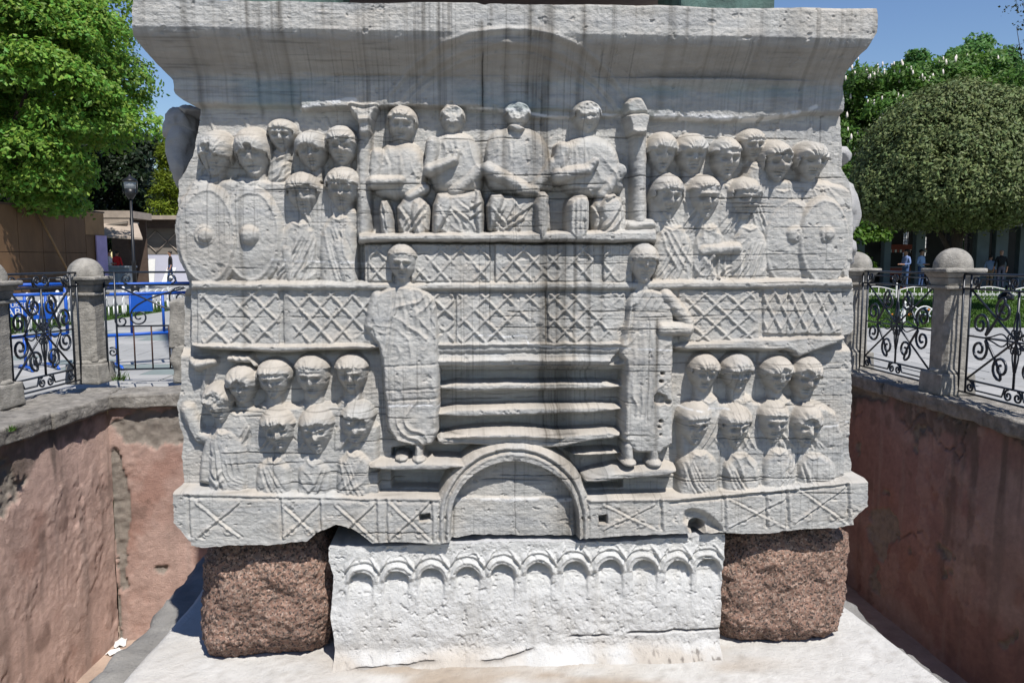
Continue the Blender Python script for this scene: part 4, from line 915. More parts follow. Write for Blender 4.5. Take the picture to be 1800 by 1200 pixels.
# platform: one worn white slab on a rough grey course
def slab_grid(x0, x1, y0, y1, nx, ny, f): 
    xs, ys = np.meshgrid(np.linspace(x0, x1, nx), np.linspace(y0, y1, ny)); return xs, ys, f(xs, ys)
plat = thing('stepped_platform', 'worn white marble platform under the plinth with a rough grey course below', 'platform', (0, 1, ZP - .3))
e1, e2 = at_z(205, 1200, ZP), at_z(350, 1030, ZP); g1, g2 = at_z(1664, 1200, ZP), at_z(1500, 1072, ZP)
xL = lambda y: e1[0] + (e2[0] - e1[0]) * (y - e1[1]) / (e2[1] - e1[1]); xR = lambda y: g1[0] + (g2[0] - g1[0]) * (y - g1[1]) / (g2[1] - g1[1])
def platform_mesh(name, grow, ztop, zbot, m, parent, seed, colfun, amp):
    ys = np.linspace(-.95 - grow, 3.3 + grow, 150); u = np.concatenate([[0, 0, 0, .004, .010], np.linspace(.02, .98, 110), [.99, .996, 1, 1, 1]])
    zz = np.concatenate([[zbot, ztop - .12, ztop - .03, ztop - .008, ztop], np.full(110, ztop), [ztop, ztop - .008, ztop - .03, ztop - .12, zbot]])
    Y, U = np.meshgrid(ys, u, indexing='ij'); wob = .035 * fbm2(ys * 1.6, ys * 0, seed, 4)
    l = np.array([xL(y) for y in ys]) - grow + wob; r_ = np.array([xR(y) for y in ys]) + grow - .03 * fbm2(ys * 1.6, ys * 0, seed + 1, 4)
    Xg = l[:, None] * (1 - U) + r_[:, None] * U; Zg = np.repeat(zz[None], len(ys), 0)
    Zg = Zg + amp * fbm2(Xg * 3, Y * 3 + Zg * 2, seed + 2, 4) + amp * .4 * fbm2(Xg * 16, Y * 16 + 3 * Zg, seed + 3, 4, .6) * 1.0
    Xg = Xg + amp * .8 * fbm2(Y * 8, Zg * 8, seed + 4, 4) * ((U < .003) | (U > .997))
    V = np.stack([Xg, Y, Zg], -1); i = np.arange(V.shape[0] * V.shape[1]).reshape(V.shape[:2])
    q = np.stack([i[:-1, :-1], i[:-1, 1:], i[1:, 1:], i[1:, :-1]], -1).reshape(-1, 4)
    c = colfun(Xg, Y, Zg).reshape(-1, 3)
    fl_ = V[0], V[-1]; Vall = V.reshape(-1, 3)
    return link(name, mesh_np(name, Vall, q, True, c), m, parent, True)
def c_top(x, y, z):
    C = np.ones(x.shape + (3,)) * np.array([.66, .64, .60]); C *= (1 + .10 * fbm2(x * 5, y * 5, 501, 5, .6))[..., None]
    d = sstep(.55, .12, np.abs(y + .27)) * sstep(1.35, .5, np.abs(x - .1)) * sstep(-.5, .3, fbm2(x * 3, y * 8, 502, 4)); C = mixc(C, .85 * d, (.42, .33, .24))
    C = mixc(C, .35 * sstep(.05, .5, fbm2(x * 34, y * 50, 503, 5, .7)) * sstep(.6, .2, np.abs(y + .3)), (.25, .21, .17))
    return np.clip(mixc(C, .35 * sstep(.15, .5, fbm2(x * 2, y * 2, 504, 4)), (.58, .53, .46)), .02, .85)
def c_low(x, y, z):
    C = np.ones(x.shape + (3,)) * np.array([.34, .325, .30]); C *= (1 + .35 * fbm2(x * 9, y * 9, 511, 5, .65))[..., None]; return np.clip(C, .03, .8)
platform_mesh('top_slab', 0, ZP, ZP - .26, M['white_marble'], plat, 500, c_top, .010)
platform_mesh('lower_course', .34, ZP - .24, -2.4, M['plaster'], plat, 520, c_low, .05)

# bronze cubes on the cornice and the foot of the obelisk above them
zc = ZT - .012
for (x0, x1, lab) in [(408, 592, 'green bronze cube under the obelisk at its left corner'), (1196, 1364, 'green bronze cube under the obelisk at its right corner')]:
    a, b = at_y(x0, 2, .28), at_y(x1, 2, .28); mb = MB(); w_ = b[0] - a[0]; mb.box(-w_ / 2, w_ / 2, 0, .46, 0, .47)
    o = mb.build('bronze_cube', M['bronze']); o.location = ((a[0] + b[0]) / 2, .28, zc - .01); bevel(o, .02); tag(o, lab, 'bronze cube', 'bronze cubes carrying the obelisk')
a, b = at_y(440, 2, .3), at_y(1330, 2, .3); w_ = b[0] - a[0]; mb = MB(); mb.hexa([(-w_ / 2, 0, 0), (w_ / 2, 0, 0), (w_ / 2, w_, 0), (-w_ / 2, w_, 0)], [(-w_ * .38, w_ * .12, 17), (w_ * .38, w_ * .12, 17), (w_ * .38, w_ * .88, 17), (-w_ * .38, w_ * .88, 17)])
o = mb.build('obelisk', M['obelisk']); o.location = ((a[0] + b[0]) / 2, .33, zc + .455); bevel(o, .03); tag(o, 'tall red granite obelisk whose dark underside shows above the cornice', 'obelisk')

# ================================================================== the sunken pit
ZC = .10; ZF = at_y(205, 1120, at_z(188, 690, ZC)[1])[2]
cA = at_z(188, 692, ZC)[:2]; nA = at_z(0, 752, ZC)[:2]; cB1 = at_z(1492, 653, ZC)[:2]; nB = at_z(1800, 738, ZC)[:2]
dL = (nA - cA) / np.linalg.norm(nA - cA); dR = (nB - cB1) / np.linalg.norm(nB - cB1)
cB = cB1 - dR * ((cB1[1] - cA[1] - .35) / -dR[1] * -1 if False else 0)
nearL = cA + dL * ((cA[1] + 1.7) / -dL[1]); nearR = cB + dR * ((cB[1] + 1.7) / -dR[1])
def wall_face(name, a, b, inward, seed, label, patches, n_s=.02, pink=(.52, .35, .29)):
    """rendered pit wall from a to b, its face pushed in and out by relief, plaster peeled in places"""
    L = np.linalg.norm(b - a); t = (b - a) / L; n = np.array(inward, float); n -= t * (n @ t); n /= np.linalg.norm(n)
    zt = ZC - .12; nu = int(L / .018); nv = int((zt - ZF) / .018)
    u, v = np.meshgrid(np.linspace(0, L, nu), np.linspace(zt, ZF - .03, nv)); q = fbm2(u * 2.2, v * 2.2, seed, 6, .6)
    bare = np.zeros_like(u)
    for (pu, pv, su, sv_) in patches: bare = np.maximum(bare, 1.3 - np.hypot((u - pu) / su, (v - pv) / sv_))
    bare = np.maximum(bare + .95 * q, .4 + 1.6 * fbm2(u * 1.1 + 7, v * 1.5, seed + 1, 5, .6) - .75); k = sstep(.42, .47, bare)
    h = .022 * fbm2(u * 1.3, v * 1.3, seed + 2, 3) + .007 * fbm2(u * 5, v * 5, seed + 3, 5, .55) + .014 * sstep(.12, .35, fbm2(u * 1.4 + 9, v * 1.1, seed + 15, 3)) * np.abs(fbm2(u * 14, v * 9, seed + 16, 4, .6)) - .03 * np.exp(-(fbm2(u * 1.6, v * 1.2, seed + 17, 5) / .012) ** 2) * sstep(.1, .3, fbm2(u, v, seed + 18, 2)) - k * (.024 + .02 * fbm2(u * 20, v * 20, seed + 4, 4, .6)) + .012 * sstep(.2, .6, fbm2(u * 2 + 3, v * 2, seed + 12, 3)) * fbm2(u * 22, v * 16, seed + 5, 4, .6)
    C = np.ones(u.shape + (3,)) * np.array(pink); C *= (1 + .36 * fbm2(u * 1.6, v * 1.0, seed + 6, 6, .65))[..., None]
    C = mixc(C, .55 * sstep(.05, .5, fbm2(u * .9 + 4, v * 1.4, seed + 7, 4)), (.54, .42, .36)); C = mixc(C, .5 * sstep(.25, .55, fbm2(u * 2.5, v * 2.5, seed + 8, 4)), (.36, .185, .135))
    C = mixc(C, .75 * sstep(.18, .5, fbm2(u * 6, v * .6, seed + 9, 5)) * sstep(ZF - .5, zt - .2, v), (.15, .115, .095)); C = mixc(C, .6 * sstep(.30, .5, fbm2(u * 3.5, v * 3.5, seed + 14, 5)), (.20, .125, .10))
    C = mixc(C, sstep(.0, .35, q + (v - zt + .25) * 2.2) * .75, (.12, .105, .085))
    k2 = sstep(.10, .13, fbm2(u * 1.9 + 3, v * 1.5, seed + 20, 6, .6)); h = h + .007 * k2; C = mixc(C, .22 * k2, (.56, .43, .37)); C = mixc(C, .4 * sstep(.2, .5, fbm2(u * 9, v * .9, seed + 21, 4)), (.40, .30, .26)); C *= (1 + .24 * fbm2(u * 22, v * 26, seed + 22, 4, .7))[..., None]
    C = mixc(C, k * .92, (.33, .295, .25)); C *= (1 - .35 * k * np.clip(fbm2(u * 24, v * 24, seed + 10, 3) + .2, 0, 1))[..., None]
    P = np.stack([a[0] + t[0] * u + n[0] * h, a[1] + t[1] * u + n[1] * h, v], -1); i = np.arange(u.size).reshape(u.shape)
    q4 = np.stack([i[:-1, :-1], i[:-1, 1:], i[1:, 1:], i[1:, :-1]], -1).reshape(-1, 4)
    nn = np.cross(np.array([t[0], t[1], 0]), np.array([0, 0, -1.0]))
    if nn[:2] @ n < 0: q4 = q4[:, ::-1]
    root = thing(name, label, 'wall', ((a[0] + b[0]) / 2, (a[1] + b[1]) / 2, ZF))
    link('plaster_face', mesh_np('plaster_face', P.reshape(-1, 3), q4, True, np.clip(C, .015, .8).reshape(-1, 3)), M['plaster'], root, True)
    return root, t, n, L
def copings(root, a, t, n, L, cuts, seed, o0_=-.42):
    for k, (s0, s1) in enumerate(zip(cuts[:-1], cuts[1:])):
        q = random.Random(seed + k); i0 = .055 + q.uniform(-.02, .02); o0 = -.42; z0 = ZC - .135; z1 = ZC + q.uniform(-.008, .008)
        g = .006
        o0 = o0_
        pts = [a + t * (s0 + g) + n * i0, a + t * (s1 - g) + n * (i0 + q.uniform(-.015, .015)), a + t * (s1 - g) + n * o0, a + t * (s0 + g) + n * o0]
        rough_block([(p[0], p[1], z0) for p in pts] + [(p[0], p[1], z1) for p in pts], M['coping'], 'coping_stone', root, amp=.030, cuts=16, seed=seed + k, sc=8, world_coords=True, rnd=.018)
inL = np.array([1.0, 0]); inB = np.array([0, -1.0]); inR = np.array([-1.0, 0])
rt, t_, n_, L_ = wall_face('pit_wall', cA, nearL, inL, 600, 'pink plastered pit wall on the left, sunlit and blistered, under the iron fence', [(1.85, -.25, .40, .65)], pink=(.66, .46, .385))  # same plaster, its colour lightened to make up for the grazing sun
copings(rt, cA, t_, n_, L_, [-.02, .95, 1.75, 2.6, 3.5, 4.4, L_], 610, -.66); tL, nL_ = t_, n_
rt, t_, n_, L_ = wall_face('pit_wall', cA, cB, inB, 620, 'pink plastered pit wall at the back, bare rubble under its coping, half hidden by the block', [(.25, -.2, .55, .26), (.75, -.15, .5, .22), (.05, -1.0, .10, 1.3), (.0, -2.0, .05, .6)])
copings(rt, cA, t_, n_, L_, [-.3, .02, 1.2, 2.4, 3.6, 4.8, 6.0, L_ + .3], 630); tB, nB_ = t_, n_
rt, t_, n_, L_ = wall_face('pit_wall', cB, nearR, inR, 640, 'pink plastered pit wall on the right, its shade painted into a darker red', [(.4, -.05, .6, .10)], pink=(.35, .205, .175))  # same plaster as the other walls, colour darkened to carry its shade
copings(rt, cB, t_, n_, L_, [-.2, .75, 1.5, 2.3, 3.1, 3.9, 4.8, L_], 650); tR, nR_ = t_, n_
# floor of the pit
mb = MB(); mb.add([(*(nearL + [-.3, -.2]), ZF), (*(nearR + [.3, -.2]), ZF), (*(cB + [.3, .3]), ZF), (*(cA + [-.3, .3]), ZF)], [(0, 1, 2, 3)])
M['pitfloor'] = mat('pit_floor', color=(.44, .33, .26), var=.3, vscale=4, rough=.9, bump=[(40, .01, 5, ISO)])
tag(mb.build('pit_floor', M['pitfloor']), kind='structure')
for (px, py, sx, sy, rz_, lb) in [(212, 1130, .05, .08, .3, 'crumpled white paper lying on the pit floor at the far corner of the pink walls'), (200, 1146, .04, .06, -.5, 'smaller white scrap of paper nearer the platform on the pit floor')]:
    c = at_z(px, py, ZF + .01); bm = bmesh.new(); bmesh.ops.create_grid(bm, x_segments=6, y_segments=6, size=.5)
    for v in bm.verts: v.co = Vector((v.co.x * sx * 2, v.co.y * sy * 2, .012 + .012 * math.sin(v.co.x * 9 + px) * math.cos(v.co.y * 7)))
    me = bpy.data.meshes.new('paper_scrap'); bm.to_mesh(me); bm.free(); o = link('paper_scrap', me, M['white']); o.location = c; o.rotation_euler[2] = rz_
    o.modifiers.new('t', 'SOLIDIFY').thickness = .004; tag(o, lb, 'litter')
# the plaza, one sheet with the pit left open
o_ = .40
hole = [nearL - nL_ * (o_ + .2), cA - nL_ * (o_ + .2) - nB_ * o_, cB - nR_ * o_ - nB_ * o_, nearR - nR_ * o_]; big = [(-400, -60), (-400, 500), (400, 500), (400, -60)]
vs_ = [(p[0], p[1], 0) for p in hole] + [(x, y, 0) for x, y in big]
me = bpy.data.meshes.new('plaza'); me.from_pydata(vs_, [], [(0, 1, 5, 4), (1, 2, 6, 5), (2, 3, 7, 6), (3, 0, 4, 7)]); me.update()
bm = bmesh.new(); bm.from_mesh(me); bmesh.ops.recalc_face_normals(bm, faces=bm.faces[:]); 
if bm.faces[0].normal.z < 0: bmesh.ops.reverse_faces(bm, faces=bm.faces[:])
bm.to_mesh(me); bm.free()
plaza = tag(link('plaza', me, M['paving']), kind='structure')
tiles = []
for kk_ in range(3):
    mb = MB(); mb.hexa([(-.395, -.245, -.02), (.395, -.245, -.02), (.395, .245, -.02), (-.395, .245, -.02)], [(-.39, -.24, .012), (.39, -.24, .012), (.39, .24, .012), (-.39, .24, .012)]); tiles.append(mb.mesh('paving_slab')); tiles[-1].materials.append(M[('paving', 'paving_dark', 'paving_light')[kk_]])
q = random.Random(9); nt_ = 0
def outside(x, y):
    p = np.array([x, y])
    return (p - cA) @ nL_ < -.85 or (p - cA) @ nB_ < -.70 or (p - cB) @ nR_ < -.85
for (x0, x1, y0, y1) in [(-10.4, -2.4, 2.6, 14.5), (3.6, 11, 3.2, 11.5)]:
    r_ = 0; y = y0
    while y < y1:
        x = x0 + (.4 if r_ % 2 else 0)
        while x < x1:
            c0 = CAM[:2]; dx, dy = x - c0[0], y - c0[1]; dep = dx * math.sin(YAW) + dy * math.cos(YAW); px_ = 900 + F * (dx * math.cos(YAW) - dy * math.sin(YAW)) / dep
            if outside(x, y) and (-40 < px_ < 330 or 1480 < px_ < 1840) and nt_ < 298:
                ki = 1 if (abs((x * .5 + y) % 3.4 - 1) < .3 and x < 0) else q.choice((0, 0, 2)); o = bpy.data.objects.new('paving_slab', tiles[ki]); COL.objects.link(o); o.parent = plaza; o.location = (x, y, q.uniform(-.002, .003)); nt_ += 1
            x += .8
        y += .5; r_ += 1

# ================================================================== fence: stone posts and iron panels
def make_post(loc, rz_, h, label, seed):
    t = thing('stone_post', label, 'fence post', loc, rz_, 'stone posts of the iron fence round the pit')
    def sqb(name, w0, w1, z0, z1, cuts, amp, rnd, sd): return rough_block([(-w0, -w0, z0), (w0, -w0, z0), (w0, w0, z0), (-w0, w0, z0), (-w1, -w1, z1), (w1, -w1, z1), (w1, w1, z1), (-w1, w1, z1)], M['post'], name, t, amp=amp, cuts=cuts, seed=sd, sc=10, rnd=rnd)
    sqb('base', .175, .165, 0, .20, 8, .008, .014, seed); 
    mb = MB(); mb.lathe([(.168, .20), (.15, .225), (.137, .235)], 8, sq=False, rot=0); mb.build('collar', M['post'], t)
    w = .122; c_ = .035; mb = MB(); ring = [(-w + c_, -w), (w - c_, -w), (w, -w + c_), (w, w - c_), (w - c_, w), (-w + c_, w), (-w, w - c_), (-w, -w + c_)]
    zs = np.linspace(.225, h - .36, 26); vs = []; 
    for z in zs: 
        for (x, y) in ring: 
            for f in (0,): vs.append((x, y, z))
    n8 = 8; fs = [(k * n8 + j, k * n8 + (j + 1) % n8, (k + 1) * n8 + (j + 1) % n8, (k + 1) * n8 + j) for k in range(len(zs) - 1) for j in range(n8)]
    P = np.array(vs); dsp = fbm3(P + seed, 9, seed, 4, .6) * .010; P[:, 0] += np.sign(P[:, 0]) * dsp; P[:, 1] += np.sign(P[:, 1]) * dsp
    mb.add(P, fs); mb.build('shaft', M['post'], t)
    sqb('neck_band', .155, .155, h - .375, h - .345, 4, .004, .008, seed + 1)
    sqb('neck', .128, .15, h - .345, h - .27, 5, .006, .01, seed + 2)
    sqb('flare', .15, .178, h - .27, h - .225, 6, .006, .01, seed + 3)
    sqb('cap_slab', .198, .198, h - .225, h - .185, 10, .010, .012, seed + 4)
    mb = MB(); prof = [(.168, h - .19), (.167, h - .155)] + [(.168 * math.cos(R(a)), h - .17 + .17 * math.sin(R(a))) for a in range(10, 86, 8)] + [(.012, h)]
    n = 32; vs = []
    for (r_, z) in prof:
        for j in range(n):
            an = 2 * math.pi * (j + .5) / n; mx = max(abs(math.cos(an)), abs(math.sin(an)), (abs(math.cos(an)) + abs(math.sin(an))) / 1.30); vs.append((r_ / mx * math.cos(an), r_ / mx * math.sin(an), z))
    P = np.array(vs); P *= 1 + (.06 * fbm3(P, 9, seed + 7, 4, .65))[:, None] * np.array([1, 1, 0])
    m_ = len(prof); fs = [(k * n + j, k * n + (j + 1) % n, (k + 1) * n + (j + 1) % n, (k + 1) * n + j) for k in range(m_ - 1) for j in range(n)] + [tuple((m_ - 1) * n + j for j in range(n))]
    mb.add(P, fs, True); mb.build('dome', M['post'], t); return t
def spiral(c, r0, a0, turns, sg, n=22):
    """from the open end inwards"""
    out = []
    for k in range(n):
        f = k / (n - 1); a = a0 + sg * 2 * math.pi * turns * f; r_ = r0 * (1 - .80 * f); out.append((c[0] + r_ * math.cos(a), c[1] + r_ * math.sin(a)))
    return out
def bez(p0, p1, p2, p3, n=14):
    return [tuple((1 - t) ** 3 * np.array(p0) + 3 * (1 - t) ** 2 * t * np.array(p1) + 3 * (1 - t) * t * t * np.array(p2) + t ** 3 * np.array(p3)) for t in np.linspace(0, 1, n)]
def s_scroll(c1, r1, a1, g1, c2, r2, a2, g2, k=.9, turns=1.35):
    s1 = spiral(c1, r1, a1, turns, g1); s2 = spiral(c2, r2, a2, turns, g2)
    t1 = np.array([math.sin(a1), -math.cos(a1)]) * g1; t2 = np.array([math.sin(a2), -math.cos(a2)]) * g2      # leaving direction, away from the spiral
    d = np.linalg.norm(np.array(s1[0]) - np.array(s2[0])) * k * .5
    return s1[::-1] + bez(s1[0], np.array(s1[0]) + t1 * d, np.array(s2[0]) + t2 * d, s2[0])[1:-1] + s2
def iron_part(name, lines, r, parent, m=None, n=5, flat=False):
    mb = MB()
    for l in lines: mb.tube([(p[0], 0, p[1]) for p in l], r, n)
    return mb.build(name, m or M['iron'], parent)
def iron_panel(p0, p1, label, broken=False):
    p0 = np.array(p0); p1 = np.array(p1); L = np.linalg.norm(p1 - p0); t = (p1 - p0) / L
    root = thing('iron_fence_panel', label, 'iron fence', (p0[0], p0[1], ZC), math.atan2(t[1], t[0]), 'wrought iron panels between the stone posts')
    e = .165; w0, w1 = e, L - e; zt, z2, zm, zl, zb = 1.115, .985, .565, .17, .05; v0, v1 = w0 + .10, w1 - .10; cx = (w0 + w1) / 2
    bar = lambda a, b, r=.010, nm='bar': iron_part(nm, [[a, b]], r, root)
    bar((w0 - .03, zt), (w1 + .03, zt), .011, 'rail'); bar((w0, z2), (w1, z2), .010, 'rail')
    if not broken:
        bar((w0, zb), (w1, zb), .010, 'rail')
    bar((w0, zb - .05), (w0, zt), .011, 'upright'); bar((v0, zb), (v0, zt), .010, 'upright')
    if not broken: bar((v1, zb), (v1, zt), .010, 'upright'); bar((w1, zb - .05), (w1, zt), .011, 'upright'); bar((v0, zl), (v1, zl), .010, 'rail')
    bar((v0, zm), (v1, zm), .009, 'rail')
    hw_ = cx - v0
    def quad(sx, up):
        zz = lambda f: (zm + (z2 - zm) * f) if up else (zm - (zm - zl) * f); g = 1 if (sx * (1 if up else -1)) > 0 else -1
        c1 = (cx + sx * hw_ * .74, zz(.27)); c2 = (cx + sx * hw_ * .27, zz(.60)); r1 = min(hw_ * .235, .105); r2 = min(hw_ * .22, .105)
        v = 1 if up else -1
        # outer spiral sits by the upright near the middle rail; inner one hangs by the centre bar
        a1 = math.atan2(-v * .55, -sx * .85); a2 = math.atan2(v * .95, sx * .35)
        return s_scroll(c1, r1, a1, -g, c2, r2, a2, -g, 1.15, 1.45)
    if not broken:
        bar((cx, zl), (cx, z2), .011, 'upright')
        iron_part('diagonal_bar', [[(v0, zl), (v1, z2)]], .010, root); iron_part('diagonal_bar', [[(v0, z2), (v1, zl)]], .010, root)
        for sx in (-1, 1):
            for up in (True, False): iron_part('scroll', [quad(sx, up)], .0125, root)
        for an in range(8):                                            # rosette of small curls at the crossing
            a = math.pi / 8 + an * math.pi / 4; c = (cx + .085 * math.cos(a), zm + .085 * math.sin(a)); iron_part('curl', [spiral(c, .034, a + math.pi, 1.2, 1 if an % 2 else -1, 14)], .0065, root)
        for sx in (-1, 1):
            for v in (1, -1): iron_part('leaf_stem', [bez((cx, zm + v * .02), (cx + sx * .07, zm + v * .10), (cx + sx * .02, zm + v * .18), (cx + sx * .012, zm + v * .25))], .007, root)
            for v in (1, -1): iron_part('leaf_stem', [bez((cx + sx * .1, zm + v * .01), (cx + sx * .18, zm + v * .10), (cx + sx * .22, zm + v * .02), (cx + sx * hw_ * .62, zm + v * .005))], .007, root)
        for (za, zb_) in ((zl, zb), (z2, zt)):
            h_ = (zt - z2) if za == z2 else (zl - zb); c_ = za + (h_ * .5 if za == z2 else -h_ * .5); up = za == z2
            for sx in (-1, 1):
                iron_part('curl', [spiral((cx + sx * .055, c_), .05, math.pi / 2 * (1 if not up else -1) + (math.pi if sx > 0 else 0) * 0, 1.4, sx * (1 if up else -1), 18)], .0095, root)
                iron_part('curl', [spiral((cx + sx * (hw_ - .06), c_), .05, math.pi / 2 * (-1 if up else 1), 1.4, -sx * (1 if up else -1), 18)], .0095, root)
                zq = c_ + (.02 if up else -.02)
                iron_part('tie_bar', [[(cx + sx * .10, za), (cx + sx * .13, zq), (cx + sx * (hw_ - .14), zq), (cx + sx * (hw_ - .10), za)]], .008, root)
    else:
        q = .34
        iron_part('scroll', [s_scroll((v0 + .22, .66), .085, R(200), 1, (v0 + .62, .84), .12, R(90), 1, .9)], .009, root); iron_part('scroll', [s_scroll((v0 + .95, .70), .09, R(200), 1, (v0 + 1.25, .86), .11, R(90), 1, .9)], .009, root)
        iron_part('scroll', [spiral((v0 + .05, .62), .07, R(90), 1.4, 1)], .009, root); iron_part('scroll', [spiral((v0 - .05, .30), .05, R(120), 1.4, -1)], .009, root)
        iron_part('diagonal_bar', [[(v0, z2), (v0 + .85, .56)]], .010, root); iron_part('diagonal_bar', [[(v0 + .85, z2), (v0 + 1.7, .56)]], .010, root)
        for k in range(4): iron_part('curl', [spiral((v0 + .12 + .42 * k, 1.05), .055, R(-90), 1.3, 1 if k % 2 else -1, 16)], .008, root)
        bar((v0, .12), (w1, .12), .010, 'rail')
        for k in range(12): bar((v0 + .16 + .17 * k, .12), (v0 + .16 + .17 * k, .56), .008, 'thin_bar').data.materials[0] = M['rust']
        c = v0 + .90
        for sx in (-1, 1): iron_part('heart_scroll', [spiral((c + sx * .07, .44), .05, R(90), 1.3, -sx)[::-1] + bez((c + sx * .07, .49), (c + sx * .18, .48), (c + sx * .10, .32), (c, .24))[1:]], .007, root)
    return root
PB = at_z(161, 671, ZC)[:2]; PA = at_z(-2, 716, ZC)[:2]; PC_ = at_z(1530, 646, ZC)[:2]; PD = at_z(1688, 690, ZC)[:2]
# bring the posts onto the middle of the coping
def onto(p, o, t, n, off=-.19): s_ = (p - o) @ t; return o + t * s_ + n * off
PA = onto(PA, cA, tL, nL_, -.60); PC_ = onto(PC_, cB, tR, nR_); PD = onto(PD, cB, tR, nR_)
rL = math.atan2(tL[1], tL[0]); rR = math.atan2(tR[1], tR[0])
make_post((*PA, ZC), rL, 1.25, 'weathered stone fence post cut off by the left edge of the photo, dark stained shaft', 700)
make_post((*PB, ZC), rL, 1.26, 'pale cracked stone post with domed cap at the far left corner of the pit', 710)
make_post((*PC_, ZC), rR, 1.33, 'stone post with domed cap just right of the carved block, the farther one there', 720)
make_post((*PD, ZC), rR, 1.35, 'big stone post with ridged dome cap on the right coping, between two iron panels', 730)
PE = PD + (PD - PC_); PA2 = PA + (PA - PB)
iron_panel(PA, PB, 'wrought iron scroll panel between the two left posts, blue barriers behind it')
iron_panel(PC_, PD, 'wrought iron scroll panel between the two domed posts on the right')
iron_panel(PD, PE, 'wrought iron scroll panel running off the right edge of the photo')
iron_panel(PB, PB + tB * 2.6, 'patched iron panel at the back with plain rusty bars below, right of the cracked post', broken=True)
a = at_z(326, 668, ZC); 
so = thing('broken_post_stub', 'broken stump of a stone fence post beside the left edge of the carved block', 'fence post', (a[0] + .05, PB[1] + .0, ZC), rL)
rough_block([(-.13, -.13, 0.3), (.13, -.13, 0.36), (.13, .13, .36), (-.13, .13, .3), (-.11, -.11, .86), (.12, -.11, .82), (.12, .11, .85), (-.11, .11, .88)], M['post'], 'upper_stump', so, amp=.03, cuts=12, seed=760, sc=9, rnd=.02)
rough_block([(-.1, -.1, 0), (.13, -.1, 0), (.13, .13, 0), (-.1, .13, 0), (0, -.12, .32), (.13, -.12, .38), (.13, .12, .38), (0, .12, .32)], M['post'], 'lower_stump', so, amp=.03, cuts=10, seed=761, sc=9, rnd=.02)
# ================================================================== plants
def leaves_np(pos, nrm, size, aspect, jitter, bend=.25):
    """one folded leaf (two triangles pairs) at every point"""
    n = len(pos); d = rng.normal(size=(n, 3)); nn = nrm + jitter * d; nn /= np.linalg.norm(nn, axis=1)[:, None] + 1e-9
    a = np.cross(nn, rng.normal(size=(n, 3))); a /= np.linalg.norm(a, axis=1)[:, None] + 1e-9; b = np.cross(nn, a)
    s = (size * rng.uniform(.6, 1.35, n))[:, None]; w = s * aspect
    p0 = pos - a * s * .5; p1 = pos + b * w * .5 - nn * bend * w * .5; p2 = pos + a * s * .5; p3 = pos - b * w * .5 - nn * bend * w * .5
    V = np.stack([p0, p1, p2, p3], 1).reshape(-1, 3); i = np.arange(n) * 4
    return V, np.concatenate([np.stack([i, i + 1, i + 2], -1), np.stack([i, i + 2, i + 3], -1)])
def crown_points(c, rad, nb, per, seed, br=(.20, .36), top=None, flat=None, shell=.55):
    r = np.random.default_rng(seed); c = np.array(c, float); rad = np.array(rad, float)
    d = r.normal(size=(nb, 3)); d /= np.linalg.norm(d, axis=1)[:, None]; q = r.uniform(shell, .92, nb)[:, None] ** .8
    bc = c + d * rad * q; bcr = r.uniform(br[0], br[1], nb) * rad.mean()
    P = []; Nn = []; tone = []
    for k in range(nb):
        e = r.normal(size=(per, 3)); e /= np.linalg.norm(e, axis=1)[:, None]; e[:, 2] = np.where(e[:, 2] < -.35, -e[:, 2] * .6, e[:, 2])
        rr = bcr[k] * (r.uniform(.45, 1.0, per) ** .5) * (1 + .18 * np.sin(e[:, 0] * 5 + k) * np.cos(e[:, 1] * 5))
        P.append(bc[k] + e * rr[:, None] * np.array([1.05, 1.05, .80])); Nn.append(e * .8 + np.array([0, 0, .45])); tone.append(np.full(per, r.uniform(-1, 1)))
    return np.concatenate(P), np.concatenate(Nn), np.concatenate(tone)
def crown_mesh(name, P, Nn, tone, size, base, m, parent, aspect=.62, jitter=.55, var=.34, yel=.15):
    V, T = leaves_np(P, Nn, size, aspect, jitter); n = len(P); base = np.array(base)
    c = base[None] * (1 + var * rng.uniform(-1, 1, n) + .16 * tone)[:, None]; c[:, 0] *= 1 + yel * rng.uniform(-1, 1.2, n); c = np.repeat(np.clip(c, .003, .6), 4, 0)
    return link(name, mesh_np(name, V, T, False, c), m, parent, True)
def trunk_mesh(parent, base, top, r0, r1, limbs, seed, bend=.3):
    q = random.Random(seed); b = np.array(base, float); t = np.array(top, float); mb = MB(); k = np.linspace(0, 1, 9)[:, None]
    off = np.array([q.uniform(-bend, bend), q.uniform(-bend, bend), 0]); path = b + (t - b) * k + off * np.sin(k * math.pi); rad = r0 + (r1 - r0) * k[:, 0]; rad[0] *= 1.35
    mb.tube(path, rad, 9); root = mb.build('trunk', M['bark'], parent, True)
    for e in limbs:
        s_ = path[q.randint(3, 6)]; e = np.array(e); mid = (s_ + e) / 2 + np.array([q.uniform(-.3, .3), q.uniform(-.3, .3), -.25]); kk2 = np.linspace(0, 1, 8)[:, None]
        pp2 = (1 - kk2) ** 2 * s_ + 2 * kk2 * (1 - kk2) * mid + kk2 ** 2 * e; m2 = MB(); m2.tube(pp2, np.linspace(r1 * .8, r1 * .15, 8), 6); m2.build('limb', M['bark'], parent, True)
    return root
